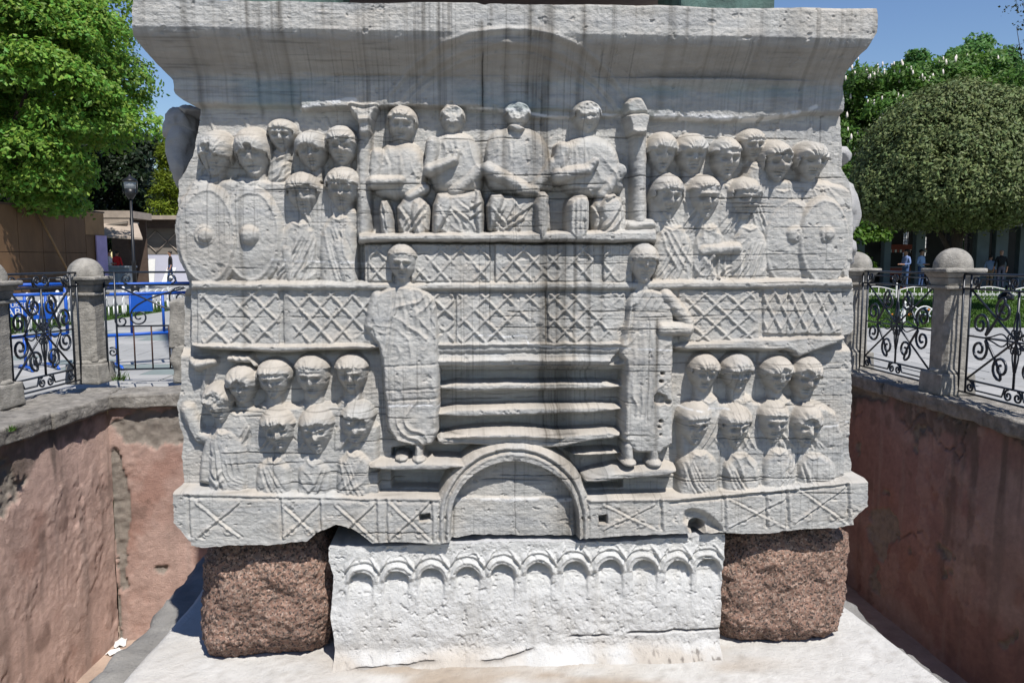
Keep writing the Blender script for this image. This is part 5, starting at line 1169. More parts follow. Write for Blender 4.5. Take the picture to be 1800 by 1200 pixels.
def tree(name, label, c, rad, base_xy, seed, color, leaf=.28, nb=60, per=420, trunk_r=.3, group=None, cat='tree', gloss=False, aspect=.62, br=(.2, .36), jitter=.55, nlimb=6, yel=.15, bend=.3, lean=0.0):
    c = np.array(c, float); b = (base_xy[0], base_xy[1], 0); root = thing(name, label, cat, b, 0, group)
    P, Nn, tone = crown_points(c, rad, nb, per, seed, br); P[:, 0] += lean * (P[:, 2] - c[2]); crown_mesh('crown', P, Nn, tone, leaf, color, M['gloss_leaf' if gloss else 'leaf'], root, aspect, jitter, yel=yel)
    r = np.random.default_rng(seed + 1); lm = [c + np.array(rad) * .7 * (lambda d: d / np.linalg.norm(d))(r.normal(size=3) + np.array([0, 0, .3])) for _ in range(nlimb)]
    trunk_mesh(root, b, c + np.array([0, 0, rad[2] * .2]), trunk_r, trunk_r * .45, lm, seed, bend); return root
GRN = 'trees round the plaza'
# the big maple over the hoarding on the left
m0 = at_d(75, 120, 31); tree('maple_tree', 'big bright green maple with a broad crown rising over the plywood hoarding', (m0[0] - 2.5, m0[1] + 1.5, 8.4), (5.2, 4.4, 5.8), (m0[0] - 3.6, m0[1] + 2.5), 801, (.185, .35, .05), leaf=.20, nb=130, per=950, trunk_r=.42, yel=.30, group=GRN, br=(.17, .30), lean=-.26)
m1 = at_d(10, 200, 40); tree('maple_tree', 'tall maple behind at the far left whose crown runs off the edge', (m1[0] - 1, m1[1] + 2, 12), (6.5, 5, 6.5), (m1[0] - 1, m1[1] + 2), 805, (.16, .28, .035), leaf=.24, nb=80, per=800, trunk_r=.4, group=GRN)
# dark trees in the shade behind the hoarding
for k, (px, d, z, rx, rz_, lab) in enumerate([(40, 50, 6.2, 5, 4.8, 'dark tree in deep shade behind the hoarding, leftmost of three'), (150, 54, 6.4, 5, 5.0, 'dark tree in deep shade behind the hoarding, middle of three'), (235, 60, 6.0, 4, 4.6, 'dark tree behind the kiosk roof and street lamp')]):
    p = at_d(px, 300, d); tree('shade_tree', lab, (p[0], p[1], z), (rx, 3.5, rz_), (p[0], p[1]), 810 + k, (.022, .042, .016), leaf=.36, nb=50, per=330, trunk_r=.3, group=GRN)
p = at_d(225, 290, 52)
def conifer(name, label, base, h, r0, seed, color, drop, dens=1.0, low=.08):
    root = thing(name, label, 'tree', base, 0, GRN); q = np.random.default_rng(seed); P = []; Nn = []; tone = []
    for k in range(int(90 * dens)):
        f = q.uniform(low, 1); z = h * f; L_ = r0 * (1.02 - f) * q.uniform(.75, 1.15) + .2; a = q.uniform(0, 2 * math.pi); n = int(110 * L_ / r0) + 24
        s_ = q.uniform(0, 1, n) ** .6; x = L_ * s_; zz = z - drop * s_ ** 1.6 * L_ + .0; off = q.normal(size=(n, 3)) * np.array([.16, .16, .13]) * (1.15 - .5 * s_)[:, None] * 1.5
        P.append(np.stack([base[0] + x * math.cos(a), base[1] + x * math.sin(a), zz], -1) + off); Nn.append(np.tile([math.cos(a) * .4, math.sin(a) * .4, .8], (n, 1))); tone.append(np.full(n, q.uniform(-1, 1)))
    crown_mesh('crown', np.concatenate(P), np.concatenate(Nn), np.concatenate(tone), .26, color, M['leaf'], root, aspect=.28, jitter=.5, yel=.1)
    trunk_mesh(root, base, (base[0], base[1], h * .95), .25, .03, [], seed, .05)
p = at_d(298, 380, 51); conifer('golden_cypress', 'yellow green drooping conifer showing just left of the carved block', (p[0], p[1], 0), 8.6, 2.6, 821, (.20, .27, .022), .35, 1.6, .36)
p = at_d(262, 380, 56); conifer('blue_spruce', 'blue grey spruce half hidden between the maple and the yellow conifer', (p[0], p[1], 0), 9.2, 3.0, 822, (.075, .115, .10), .22, 1.4)
# right side: clipped tree, flowering chestnuts and the taller trees behind
c0 = at_d(1684, 330, 21.5)
root = thing('clipped_tree', 'clipped evergreen tree with a dense olive green dome crown on the right lawn', 'tree', (c0[0], c0[1], 0), 0, GRN)
q = np.random.default_rng(831); rad = np.array([2.85, 2.7, 3.1]); zc_ = 2.9
nc_ = 3600; dc = q.normal(size=(nc_, 3)); dc /= np.linalg.norm(dc, axis=1)[:, None]; dc[:, 2] = np.abs(dc[:, 2]) * np.where(q.uniform(size=nc_) < .25, -.22, 1)
lump = fbm3(dc, 3.2, 5, 4, .6); rc_ = .93 + .11 * lump + q.uniform(-.05, .03, nc_); nl_ = q.integers(22, 46, nc_); ci = np.repeat(np.arange(nc_), nl_)
cw_ = q.uniform(.07, .13, nc_)[ci][:, None]; off = q.normal(size=(len(ci), 3)) * cw_
P = np.array([c0[0], c0[1], zc_]) + dc[ci] * rc_[ci][:, None] * rad + off; Nn = dc[ci] * .7 + off / cw_ * .5 + np.array([0, 0, .35])
ni = 26000; di = q.normal(size=(ni, 3)); di /= np.linalg.norm(di, axis=1)[:, None]; di[:, 2] = np.abs(di[:, 2]) * np.where(q.uniform(size=ni) < .25, -.15, 1)
P = np.concatenate([P, np.array([c0[0], c0[1], zc_]) + di * q.uniform(.68, .84, ni)[:, None] * rad]); Nn = np.concatenate([Nn, di]); tone = np.concatenate([q.uniform(-1, 1, nc_)[ci], np.zeros(ni)])
crown_mesh('crown', P, Nn, tone, .105, (.150, .195, .070), M['gloss_leaf'], root, aspect=.5, jitter=.6, yel=.12)
trunk_mesh(root, (c0[0], c0[1], 0), (c0[0], c0[1], 3.6), .16, .10, [(c0[0] + .9, c0[1], 3.9), (c0[0] - .9, c0[1] + .3, 3.8), (c0[0], c0[1] - .8, 4)], 832, .1)
def blossoms(root, P, Nn, n, seed):
    q = np.random.default_rng(seed); mb = MB(); sel = q.choice(np.where((Nn[:, 2] > .35) & (Nn[:, 1] < .25))[0], n, replace=False)
    for i in sel:
        s_ = q.uniform(.45, .9); p = P[i]; mb.lathe([(.02, 0), (.075 * s_, .06), (.07 * s_, .20 * s_), (.02, .36 * s_)], 5, (0, 0)); 
        for k in range(len(mb.v) - 20, len(mb.v)): v = mb.v[k]; mb.v[k] = (v[0] + p[0], v[1] + p[1], v[2] + p[2])
    tag(mb.build('blossom', M['blossom'], root, True), kind='stuff')
for (px, d, z, rx, rz_, sd, nb, lab, nbl) in [(1530, 41, 7.0, 3.2, 4.2, 841, 60, 'horse chestnut dotted with white candles of blossom right beside the cornice', 420), (1660, 44, 7.8, 4.6, 4.4, 842, 80, 'horse chestnut with a few white blossoms directly above the clipped dome', 130), (1800, 43, 7.8, 4.2, 4.4, 843, 70, 'dark green chestnut at the right edge above the clipped dome', 30)]:
    p = at_d(px, 300, d); root = thing('chestnut_tree', lab, 'tree', (p[0], p[1], 0), 0, GRN); P, Nn, tone = crown_points((p[0], p[1], z), (rx, 3.4, rz_), nb, 420, sd, (.22, .34)); crown_mesh('crown', P, Nn, tone, .28, (.105, .215, .040), M['leaf'], root, aspect=.5)
    blossoms(root, P, Nn, nbl, sd); trunk_mesh(root, (p[0], p[1], 0), (p[0], p[1], z), .35, .15, [(p[0] + 1.5, p[1], z + 1), (p[0] - 1.5, p[1], z + 1)], sd)
for (px, d, z, rx, rz_, sd, lab) in [(1630, 62, 12.6, 3.4, 4.6, 851, 'taller leafy tree rising behind the chestnuts, leftmost against the sky'), (1714, 64, 13.2, 2.9, 5.2, 852, 'taller bright green tree behind the chestnuts, between two others on the skyline'), (1772, 62, 12.0, 2.6, 4.6, 853, 'taller pale green tree behind the chestnuts near the right edge'), (1575, 66, 10.2, 3.5, 4.6, 855, 'lower leafy tree behind the blossoming chestnut')]:
    p = at_d(px, 200, d); tree('plane_tree', lab, (p[0], p[1], z), (rx, 3.0, rz_), (p[0], p[1]), sd, (.11, .25, .06), leaf=.32, nb=60, per=420, trunk_r=.3, group=GRN, br=(.22, .36))
p = at_d(1815, 60, 46); tree('bare_tree', 'sparse twiggy tree poking in at the top right corner', (p[0] + .5, p[1], 14.5), (1.9, 1.8, 3.6), (p[0] + 1.2, p[1]), 861, (.045, .06, .03), leaf=.20, nb=40, per=22, trunk_r=.2, group=GRN, nlimb=14)
p = at_d(1500, 330, 33); root = thing('laurel_bush', 'bright green laurel bush beside the right edge of the carved block', 'shrub', (p[0], p[1], 0)); P, Nn, tone = crown_points((p[0] + .3, p[1], 3.3), (1.3, 1.2, 3.0), 26, 300, 871, (.22, .4)); crown_mesh('foliage', P, Nn, tone, .20, (.09, .18, .02), M['leaf'], root); trunk_mesh(root, (p[0], p[1], 0), (p[0], p[1], 3), .10, .05, [], 872)

# ================================================================== lawn and garden edging on the right
la, lb, lc, ld = at_z(1440, 577, 0), at_z(1990, 577, 0), at_z(1990, 509, 0), at_z(1440, 509, 0)
mb = MB(); mb.add([(p[0], p[1], .004) for p in (la, lb, lc, ld)], [(0, 1, 2, 3)]); tag(mb.build('lawn', M['lawn']), kind='structure')
n = 42000; u = rng.uniform(0, 1, n) ** 1.4; v = rng.uniform(0, 1, n); P = ((la[None] * (1 - v[:, None]) + lb[None] * v[:, None]) * (1 - u[:, None]) + (ld[None] * (1 - v[:, None]) + lc[None] * v[:, None]) * u[:, None]); P[:, 2] = .02
def blades(P, h, w, c, name):
    n = len(P); a = rng.uniform(0, 2 * math.pi, n); hh = h * rng.uniform(.5, 1.3, n); d = np.stack([np.cos(a), np.sin(a), 0 * a], -1) * w; lean = rng.normal(size=(n, 3)) * .5; lean[:, 2] = 0
    t = P + lean * hh[:, None]; t[:, 2] = P[:, 2] + hh; V = np.stack([P - d, P + d, t], 1).reshape(-1, 3); i = np.arange(n) * 3
    cc = np.array(c)[None] * (1 + .35 * rng.uniform(-1, 1, n))[:, None] * (1 + .25 * vn2(P[:, 0] * .8, P[:, 1] * .8, 4))[:, None]; return link(name, mesh_np(name, V, np.stack([i, i + 1, i + 2], -1), False, np.repeat(np.clip(cc, .005, .5), 3, 0)), M['grass'])
tag(blades(P, .07, .03, (.085, .17, .02), 'grass'), 'short mown grass of the right lawn', 'grass', kind='stuff')
def edging(p0, p1, h, label, kind='hoop', panel=1.15, group=None):
    """low white cast iron garden edging from p0 to p1, one thing per panel"""
    p0 = np.array(p0[:2]); p1 = np.array(p1[:2]); L = np.linalg.norm(p1 - p0); n = max(1, round(L / panel)); t = (p1 - p0) / L; first = None
    for k in range(n):
        a = p0 + t * L * k / n
        if first is None:
            r_ = thing('garden_edging', label, 'garden edging', (a[0], a[1], 0), math.atan2(t[1], t[0]), group); w = L / n
            mb = MB(); mb.box(-.025, .025, -.025, .025, 0, h * 1.05); mb.ell((0, 0, h * 1.10), (.04, .04, .05), 8, 6); mb.build('picket', M['white'], r_)
            if kind == 'hoop':
                m_ = 3; hw_ = w / m_
                for j in range(m_): mb = MB(); mb.tube([(hw_ * (j + .5) + hw_ * .72 * math.cos(x), 0, h * .45 + h * .5 * math.sin(x)) for x in np.linspace(0, math.pi, 12)], .014, 5); mb.tube([(hw_ * (j - .22), 0, 0), (hw_ * (j - .22), 0, h * .46)], .014, 5); mb.tube([(hw_ * (j + 1.22), 0, 0), (hw_ * (j + 1.22), 0, h * .46)], .014, 5); mb.build('hoop', M['white'], r_)
            else:
                mb = MB(); mb.box(0, w, -.018, .018, h * .05, h * .12); mb.build('rail', M['white'], r_); mb = MB(); mb.tube([(w * x, 0, h * (.62 + .30 * math.sin(x * math.pi))) for x in np.linspace(0, 1, 12)], .020, 5); mb.build('rail', M['white'], r_)
                for j in range(6):
                    mb = MB(); c = w * (j + .5) / 6
                    for sx in (-1, 1): mb.tube([(c + p[0] * sx, 0, h * .15 + p[1]) for p in spiral((.055, h * .22), .052, math.pi, 1.3, -1, 12)], .013, 4)
                    mb.tube([(c, 0, h * .1), (c, 0, h * (.66 + .26 * math.sin((j + .5) / 6 * math.pi)))], .014, 4); mb.build('scroll', M['white'], r_)
            first = r_
            if n > 1: r_['label'] = 'first from the left, ' + label
        else:
            c = copy_tree(first); c.location = (a[0], a[1], 0); c['label'] = ('second', 'third', 'fourth', 'fifth', 'sixth')[k - 1] + ' from the left, ' + label
edging(at_z(1500, 527, 0), at_z(1650, 527, 0), .47, 'white scrolled edging behind the iron panel between the right posts', 'fleur', 1.3, 'white edging at the back of the lawn')
edging(at_z(1700, 527, 0), at_z(1850, 528, 0), .47, 'white scrolled edging of the lawn, right of the big post', 'fleur', 1.3, 'white edging behind the big domed post')
edging(at_z(1588, 573, 0), at_z(1660, 573, 0), .42, 'white hooped edging round the flower bed at the near edge of the lawn', 'hoop', 1.2, 'white hoops of the flower bed')
fb = thing('flower_bed', 'small bed of orange and pale flowers inside the white hooped edging', 'flowers', at_z(1622, 567, 0)); q = random.Random(4)
for (nm, cc, r0) in [('orange_flower', (.6, .22, .03), .035), ('pale_flower', (.45, .55, .62), .035)]:
    mb = MB()
    for k in range(26): mb.ell((q.uniform(-.7, .7), q.uniform(-.3, .3), q.uniform(.12, .30)), (r0, r0, r0 * .7), 6, 4)
    tag(mb.build(nm, mat(nm, color=cc), fb), kind='stuff')
o = blades(np.array([(q.uniform(-.75, .75), q.uniform(-.35, .35), .01) for _ in range(700)]), .26, .02, (.06, .13, .03), 'flower_leaves'); tag(o, kind='stuff'); o.parent = fb
# black domed lamp on the lawn
a = at_z(1767, 541, 0); lm = thing('garden_lamp', 'black lamp with a domed hood standing on the lawn right of the big post', 'lamp', (a[0], a[1], 0)); mb = MB(); mb.lathe([(.10, 0), (.05, .05), (.035, .1), (.035, .62)], 12); mb.build('stem', M['black'], lm); mb = MB(); mb.lathe([(.20, .22), (.21, .25), (.18, .36), (.10, .43), (.03, .46)], 16); mb.build('hood', M['black'], lm)

# ================================================================== colonnaded building in the shade on the right
b0 = at_d(1440, 455, 36.5); b1 = at_d(1900, 455, 37.5); tb = (b1 - b0)[:2] / np.linalg.norm((b1 - b0)[:2]); Lb = np.linalg.norm((b1 - b0)[:2])
bd = thing('colonnaded_building', 'low dark building with blue grey pillars and barred bright openings behind the lawn', 'building', (b0[0], b0[1], 0), math.atan2(tb[1], tb[0]))
mb = MB(); mb.box(-2, Lb + 2, -2.4, 6.2, 3.35, 3.6); mb.build('roof', M['slate'], bd)  # deep overhang shaped to keep the sun off pillars and porch
mb = MB(); mb.box(-2, Lb + 2, -2.3, -2.1, 2.75, 3.34); mb.build('eaves_board', M['darkwall'], bd)
def u_of(px): 
    d = ray(px, 470); n = np.array([-tb[1], tb[0]]); s_ = ((b0[:2] - CAM[:2]) @ n) / (d[:2] @ n); p = CAM[:2] + d[:2] * s_; return (p - b0[:2]) @ tb
for px, w in [(1510, .16), (1556, .16), (1613, .22), (1722, .30), (1755, .30), (1797, .30)]:
    mb = MB(); u = u_of(px); mb.box(u - w, u + w, -.16, .16, .25, 3.34); mb.box(u - w * 1.2, u + w * 1.2, -.22, .22, 0, .26); mb.box(u - w * 1.2, u + w * 1.2, -.2, .2, 2.7, 2.85); bevel(mb.build('pillar', M['bluegrey'], bd), .02)
op = sorted([(u_of(a), u_of(b), z0, z1) for a, b, z0, z1 in [(1545, 1556, 1.0, 2.2), (1632, 1641, 1.0, 2.35), (1663, 1676, 1.2, 2.7), (1700, 1711, 1.5, 2.45), (1740, 1751, 1.7, 2.6), (1770, 1790, .6, 2.6)]])
x = -2.0; mb = MB(); D0, D1 = 3.6, 3.8
for (ua, ub, z0, z1) in op: ua *= 1.0; mb.box(x, ua, D0, D1, 0, 3.34); mb.box(ua, ub, D0, D1, 0, z0); mb.box(ua, ub, D0, D1, z1, 3.34); x = ub
mb.box(x, Lb + 2, D0, D1, 0, 3.34); mb.build('back_wall', M['darkwall'], bd)
for (ua, ub, z0, z1) in op:
    mb = MB(); nx_ = max(2, int((ub - ua) / .11)); nz_ = max(2, int((z1 - z0) / .16))
    for k in range(1, nx_): mb.box(ua + (ub - ua) * k / nx_ - .012, ua + (ub - ua) * k / nx_ + .012, D0 + .05, D0 + .08, z0, z1)
    for k in range(1, nz_): mb.box(ua, ub, D0 + .082, D0 + .11, z0 + (z1 - z0) * k / nz_ - .012, z0 + (z1 - z0) * k / nz_ + .012)
    mb.build('window_grille', M['black'], bd)
mb = MB(); mb.box(-2, Lb + 2, -1.6, 3.6, -.02, .03); mb.build('porch_floor', M['slate'], bd)
mb = MB(); mb.box(-.1, Lb * 1.15, 0, .3, 0, 5.4); o = mb.build('bright_backdrop_wall', M['white']); a = b0[:2] + np.array([-tb[1], tb[0]]) * 13; o.location = (a[0], a[1], 0); o.rotation_euler[2] = math.atan2(tb[1], tb[0]); tag(o, 'bright white wall glimpsed through the barred openings of the dark building', 'wall')  # added sunlit backdrop that makes the openings look bright

# ================================================================== left: hoarding, kiosk, low wooden hall
h0 = at_z(-60, 521, 0); h1 = at_z(188, 506, 0); hd = (h1 - h0)[:2]; HL = np.linalg.norm(hd); hd /= HL
hz = at_y(188, 375, h1[1])[2]; ho = thing('plywood_hoarding', 'tall brown plywood hoarding standing in shade along the left of the plaza', 'hoarding', (h0[0], h0[1], 0), math.atan2(hd[1], hd[0]))
nP = 6; pw = HL / nP
for k in range(nP):
    last = k == nP - 1
    for (z0, z1) in (((0, hz * .47), (hz * .47, hz)) if not last else ((0, hz * .70), (hz * .70, hz))):
        mb = MB(); mb.box(pw * k + .012, pw * (k + 1) - .012, -.02, .02 + .012 * (k % 2), z0 + .012, z1 - .012)
        mb.build('plywood_panel', M['ply_light'] if (last and z0 > 0) else M['ply'], ho)
mb = MB(); mb.box(0, HL, .04, .07, 0, hz - .01); mb.build('backing', M['timber'], ho); mb = MB(); mb.box(-.05, HL + .05, -.04, .06, hz, hz + .07); mb.build('top_batten', M['timber'], ho)
for u_, lean in ((HL * .45, .9),): mb = MB(); mb.tube([(u_, -.06, hz), (u_ + lean * 1.6, -.75, .02)], .05, 5); mb.build('sun_streak_bar', M['ply_light'], ho)  # pale bar standing in for the diagonal streak of sun on the boards
dq = ray(168, 470)[:2]; nq = np.array([-hd[1], hd[0]]); sq_ = ((h1[:2] - CAM[:2]) @ nq) / (dq @ nq); bw = np.linalg.norm(CAM[:2] + dq * sq_ - h1[:2])
mb = MB(); mb.box(-bw, 0, -.12, -.06, 0, hz * .70); o = mb.build('lilac_board', M['lilac']); o.location = (h1[0], h1[1], 0); o.rotation_euler[2] = math.atan2(hd[1], hd[0]); tag(o, 'lilac printed board standing at the end of the plywood hoarding', 'board')
kd = 41.0; ka = at_d(190, 455, kd); kb_ = at_d(262, 455, kd); sc_ = kd / F
K = thing('kiosk', 'small wooden kiosk with a sloping awning and grey counter beside the hoarding', 'kiosk', (ka[0], ka[1], 0))
W = kb_[0] - ka[0]; zz = lambda py: 1.35 + (455 - py) * sc_
mb = MB(); mb.box(-.9, W * .62, -.2, 2.6, zz(384), zz(372)); mb.build('roof', M['roofing'], K); mb = MB(); mb.box(-.85, W * .58, -.16, -.10, zz(400), zz(384)); mb.build('fascia', M['roofing'], K)
mb = MB(); mb.hexa([(-.5, -.3, zz(402)), (W * .55, -.3, zz(394)), (W * .55, 1.2, zz(394)), (-.5, 1.2, zz(402))], [(-.5, -.3, zz(400)), (W * .55, -.3, zz(390)), (W * .55, 1.2, zz(390)), (-.5, 1.2, zz(400))]); mb.build('ceiling_board', M['greywood'], K)
mb = MB(); mb.hexa([(-.4, -1.5, zz(418)), (W * 1.12, -1.5, zz(423)), (W * .7, .2, zz(396)), (-.4, .2, zz(390))], [(-.4, -1.5, zz(415)), (W * 1.12, -1.5, zz(420)), (W * .7, .2, zz(393)), (-.4, .2, zz(387))]); mb.build('awning', M['roofing'], K)
mb = MB(); mb.box(W * .52, W * .52 + .16, -.1, .06, 0, zz(396)); mb.build('post', M['timber'], K); mb = MB(); mb.tube([(W * .55, -.02, zz(440)), (W * .80, -.4, zz(412))], .05, 5); mb.build('strut', M['timber'], K)
mb = MB(); mb.box(-.2, W * .62, -.7, .1, .05, zz(470)); mb.box(-.25, W * .66, -.8, .15, zz(470), zz(467)); mb.build('counter', M['counter'], K); mb = MB(); mb.box(-.8, W * .5, 2.4, 2.5, 0, zz(384)); mb.build('back_wall', M['timber'], K)
# hall with diamond mouldings
wd = 46.0; wa = at_d(215, 455, wd); wb = at_d(345, 455, wd); s2 = wd / F; z2_ = lambda py: 1.35 + (455 - py) * s2
Hh = thing('wooden_hall', 'low grey boarded hall with diamond mouldings and a dark eave at the back left', 'building', (wa[0], wa[1], 0)); W2 = wb[0] - wa[0]
mb = MB(); mb.box(0, W2, 0, .2, z2_(447), z2_(402)); mb.build('boarded_wall', M['greywood'], Hh); mb = MB(); mb.box(0, W2, .02, .2, 0, z2_(447) - .01); mb.build('pale_dado', M['palewall'], Hh)
mb = MB(); mb.box(-.2, W2, -.5, 3, z2_(402), z2_(388)); mb.build('eaves_board', M['timber'], Hh); mb = MB(); mb.box(-.3, W2, -.9, 3, z2_(388) + .005, z2_(381)); mb.build('roof', M['roofing'], Hh)
for px in (228, 274, 312):
    u = (px - 215) * s2; h_ = .62; mb = MB(); zc2 = z2_(425); pts = [(u, -.03, zc2 + h_), (u + .60, -.03, zc2), (u, -.03, zc2 - h_), (u - .60, -.03, zc2)]
    for a, b in zip(pts, pts[1:] + pts[:1]): mb.tube([a, b], .035, 4)
    mb.build('diamond_moulding', M['roofing'], Hh)
for (px0, px1, py0, lean, lb) in [(245, 268, 455, 0, 'tall white panel leaning against the pale wall, left of the man in black'), (281, 297, 470, .25, 'slanted white panel standing next to the man in black')]:
    a = at_d(px0, 455, 44.0); w = (px1 - px0) * 44 / F; h_ = 1.35 + (455 - py0) * 44 / F; mb = MB(); mb.hexa([(0, 0, 0), (w, 0, 0), (w, .05, 0), (0, .05, 0)], [(lean, .35, h_), (w + lean, .35, h_), (w + lean, .40, h_), (lean, .40, h_)]); o = mb.build('white_panel', M['white']); o.location = (a[0], a[1], .0); tag(o, lb, 'panel')
# street lamp
a = at_d(237, 500, 26); Lp = thing('street_lamp', 'black street lamp with a round hooded lantern in front of the wooden kiosk', 'street lamp', (a[0], a[1], 0)); zl = lambda py: 1.35 + (455 - py) * 26 / F
mb = MB(); mb.lathe([(.16, 0), (.18, .12), (.12, .3), (.15, .42), (.07, .52)], 12); mb.build('base', M['black'], Lp); mb = MB(); mb.lathe([(.068, .5), (.06, 1.2), (.075, 1.24), (.05, 1.3), (.042, zl(352))], 10); mb.build('pole', M['black'], Lp)
mb = MB(); mb.lathe([(.07, zl(352)), (.16, zl(345)), (.18, zl(335))], 12); mb.build('cradle', M['black'], Lp)
mb = MB(); mb.lathe([(.17, zl(335)), (.19, zl(325)), (.16, zl(320))], 12); mb.build('glass', M['glass'], Lp); mb = MB(); mb.lathe([(.24, zl(322)), (.21, zl(319)), (.09, zl(315)), (.04, zl(312)), (.015, zl(309))], 14); mb.build('hood', M['black'], Lp)
for sx in (-1, 1): mb = MB(); mb.tube([(sx * .07, 0, zl(345)), (sx * .22, 0, zl(341)), (sx * .235, 0, zl(322))], .018, 5); mb.build('bracket', M['black'], Lp)

# white hoops and grass strip behind the blue barriers
edging(at_z(-10, 594, 0), at_z(150, 566, 0), .62, 'white hooped edging behind the left iron panel', 'hoop', 1.2, 'white hoops behind the left iron panel'); edging(at_z(172, 563, 0), at_z(330, 540, 0), .60, 'white hooped edging between the cracked post and the block', 'hoop', 1.2, 'white hoops right of the cracked post')
g = [at_z(-120, 612, 0), at_z(330, 541, 0), at_z(330, 531, 0), at_z(-120, 570, 0)]; mb = MB(); mb.add([(p[0], p[1], .005) for p in g], [(0, 1, 2, 3)]); tag(mb.build('grass_strip', M['lawn']), kind='structure')
n = 9000; u = rng.uniform(0, 1, (n, 1)); v = rng.uniform(0, 1, (n, 1)); P = (g[0] * (1 - u) + g[1] * u) * (1 - v) + (g[3] * (1 - u) + g[2] * u) * v; P[:, 2] = .015; tag(blades(P, .09, .02, (.06, .12, .02), 'strip_grass'), 'rough grass of the strip behind the hoops', 'grass', kind='stuff')

# ================================================================== blue crowd barriers
def barrier(p0, L, ang, label, text=None, plates=()):
    r_ = thing('crowd_barrier', label, 'barrier', (p0[0], p0[1], 0), ang, 'blue crowd barriers behind the fence'); zt, zb = 1.04, .42
    for nm, pts in [('rail', [(0, 0, zt), (L, 0, zt)]), ('rail', [(0, 0, zt - .12), (L, 0, zt - .12)]), ('rail', [(0, 0, zb), (L, 0, zb)]), ('upright', [(0, 0, zb), (0, 0, zt)]), ('upright', [(L, 0, zb), (L, 0, zt)])]: mb = MB(); mb.tube(pts, .021, 7); mb.build(nm, M['blue'], r_)
    n = max(3, int(L / .30))
    for k in range(1, n): mb = MB(); mb.tube([(L * k / n, 0, zb), (L * k / n, 0, zt - .12)], .017, 6); mb.build('bar', M['blue'], r_)
    for u in (.2, L - .2): mb = MB(); mb.tube([(u, 0, zb), (u, 0, .06)], .018, 6); mb.tube([(u, -.26, .02), (u, -.2, .05), (u, .2, .05), (u, .26, .02)], .018, 6); mb.build('foot', M['blue'], r_)
    for (u0, u1, z0, z1, tx) in plates:
        mb = MB(); mb.box(u0, u1, -.030, -.024, z0, z1); pt = mb.build('plate', M['blue'], r_)
        if tx:
            for (s_, z_, size) in tx:
                fc = bpy.data.curves.new('lettering', 'FONT'); fc.body = s_; fc.size = size; fc.align_x = 'CENTER'; fc.extrude = .001; fo = bpy.data.objects.new('lettering', fc); COL.objects.link(fo); fo.parent = pt; fo.location = ((u0 + u1) / 2, -.033, z_); fo.rotation_euler = (math.pi / 2, 0, 0); fc.materials.append(M['white']); bpy.context.view_layer.update()
                lm_ = bpy.data.meshes.new_from_object(fo.evaluated_get(bpy.context.evaluated_depsgraph_get())); lo_ = fo.location.copy(); lr_ = fo.rotation_euler.copy(); bpy.data.objects.remove(fo); fo = link('lettering', lm_, None, pt); fo.location = lo_; fo.rotation_euler = lr_
    return r_
a = at_d(12, 640, 9.4); b = at_d(122, 640, 9.9); an = math.atan2(b[1] - a[1], b[0] - a[0]); Lx = np.linalg.norm((b - a)[:2]); k9 = Lx / 116.0
pl_z = lambda py, d: 1.35 + (455 - py) * d / F
barrier(a, Lx, an, 'blue crowd barrier with white lettered plate behind the left iron panel', plates=[(.02, 48 * k9, pl_z(557, 9.4), pl_z(528, 9.4), [('BÜYÜKŞEHİR', pl_z(540, 9.4), .070), ('ZABITA', pl_z(555, 9.4), .125)]), (52 * k9, 94 * k9, pl_z(561, 9.6), pl_z(533, 9.6), None)])
a = at_d(176, 648, 9.6); b = at_d(345, 640, 10.3); an = math.atan2(b[1] - a[1], b[0] - a[0]); Lx = np.linalg.norm((b - a)[:2])
barrier(a, Lx, an, 'blue crowd barrier with a blank plate, between the cracked post and the carved block', plates=[(Lx * .33, Lx * .55, .70, .90, None)])

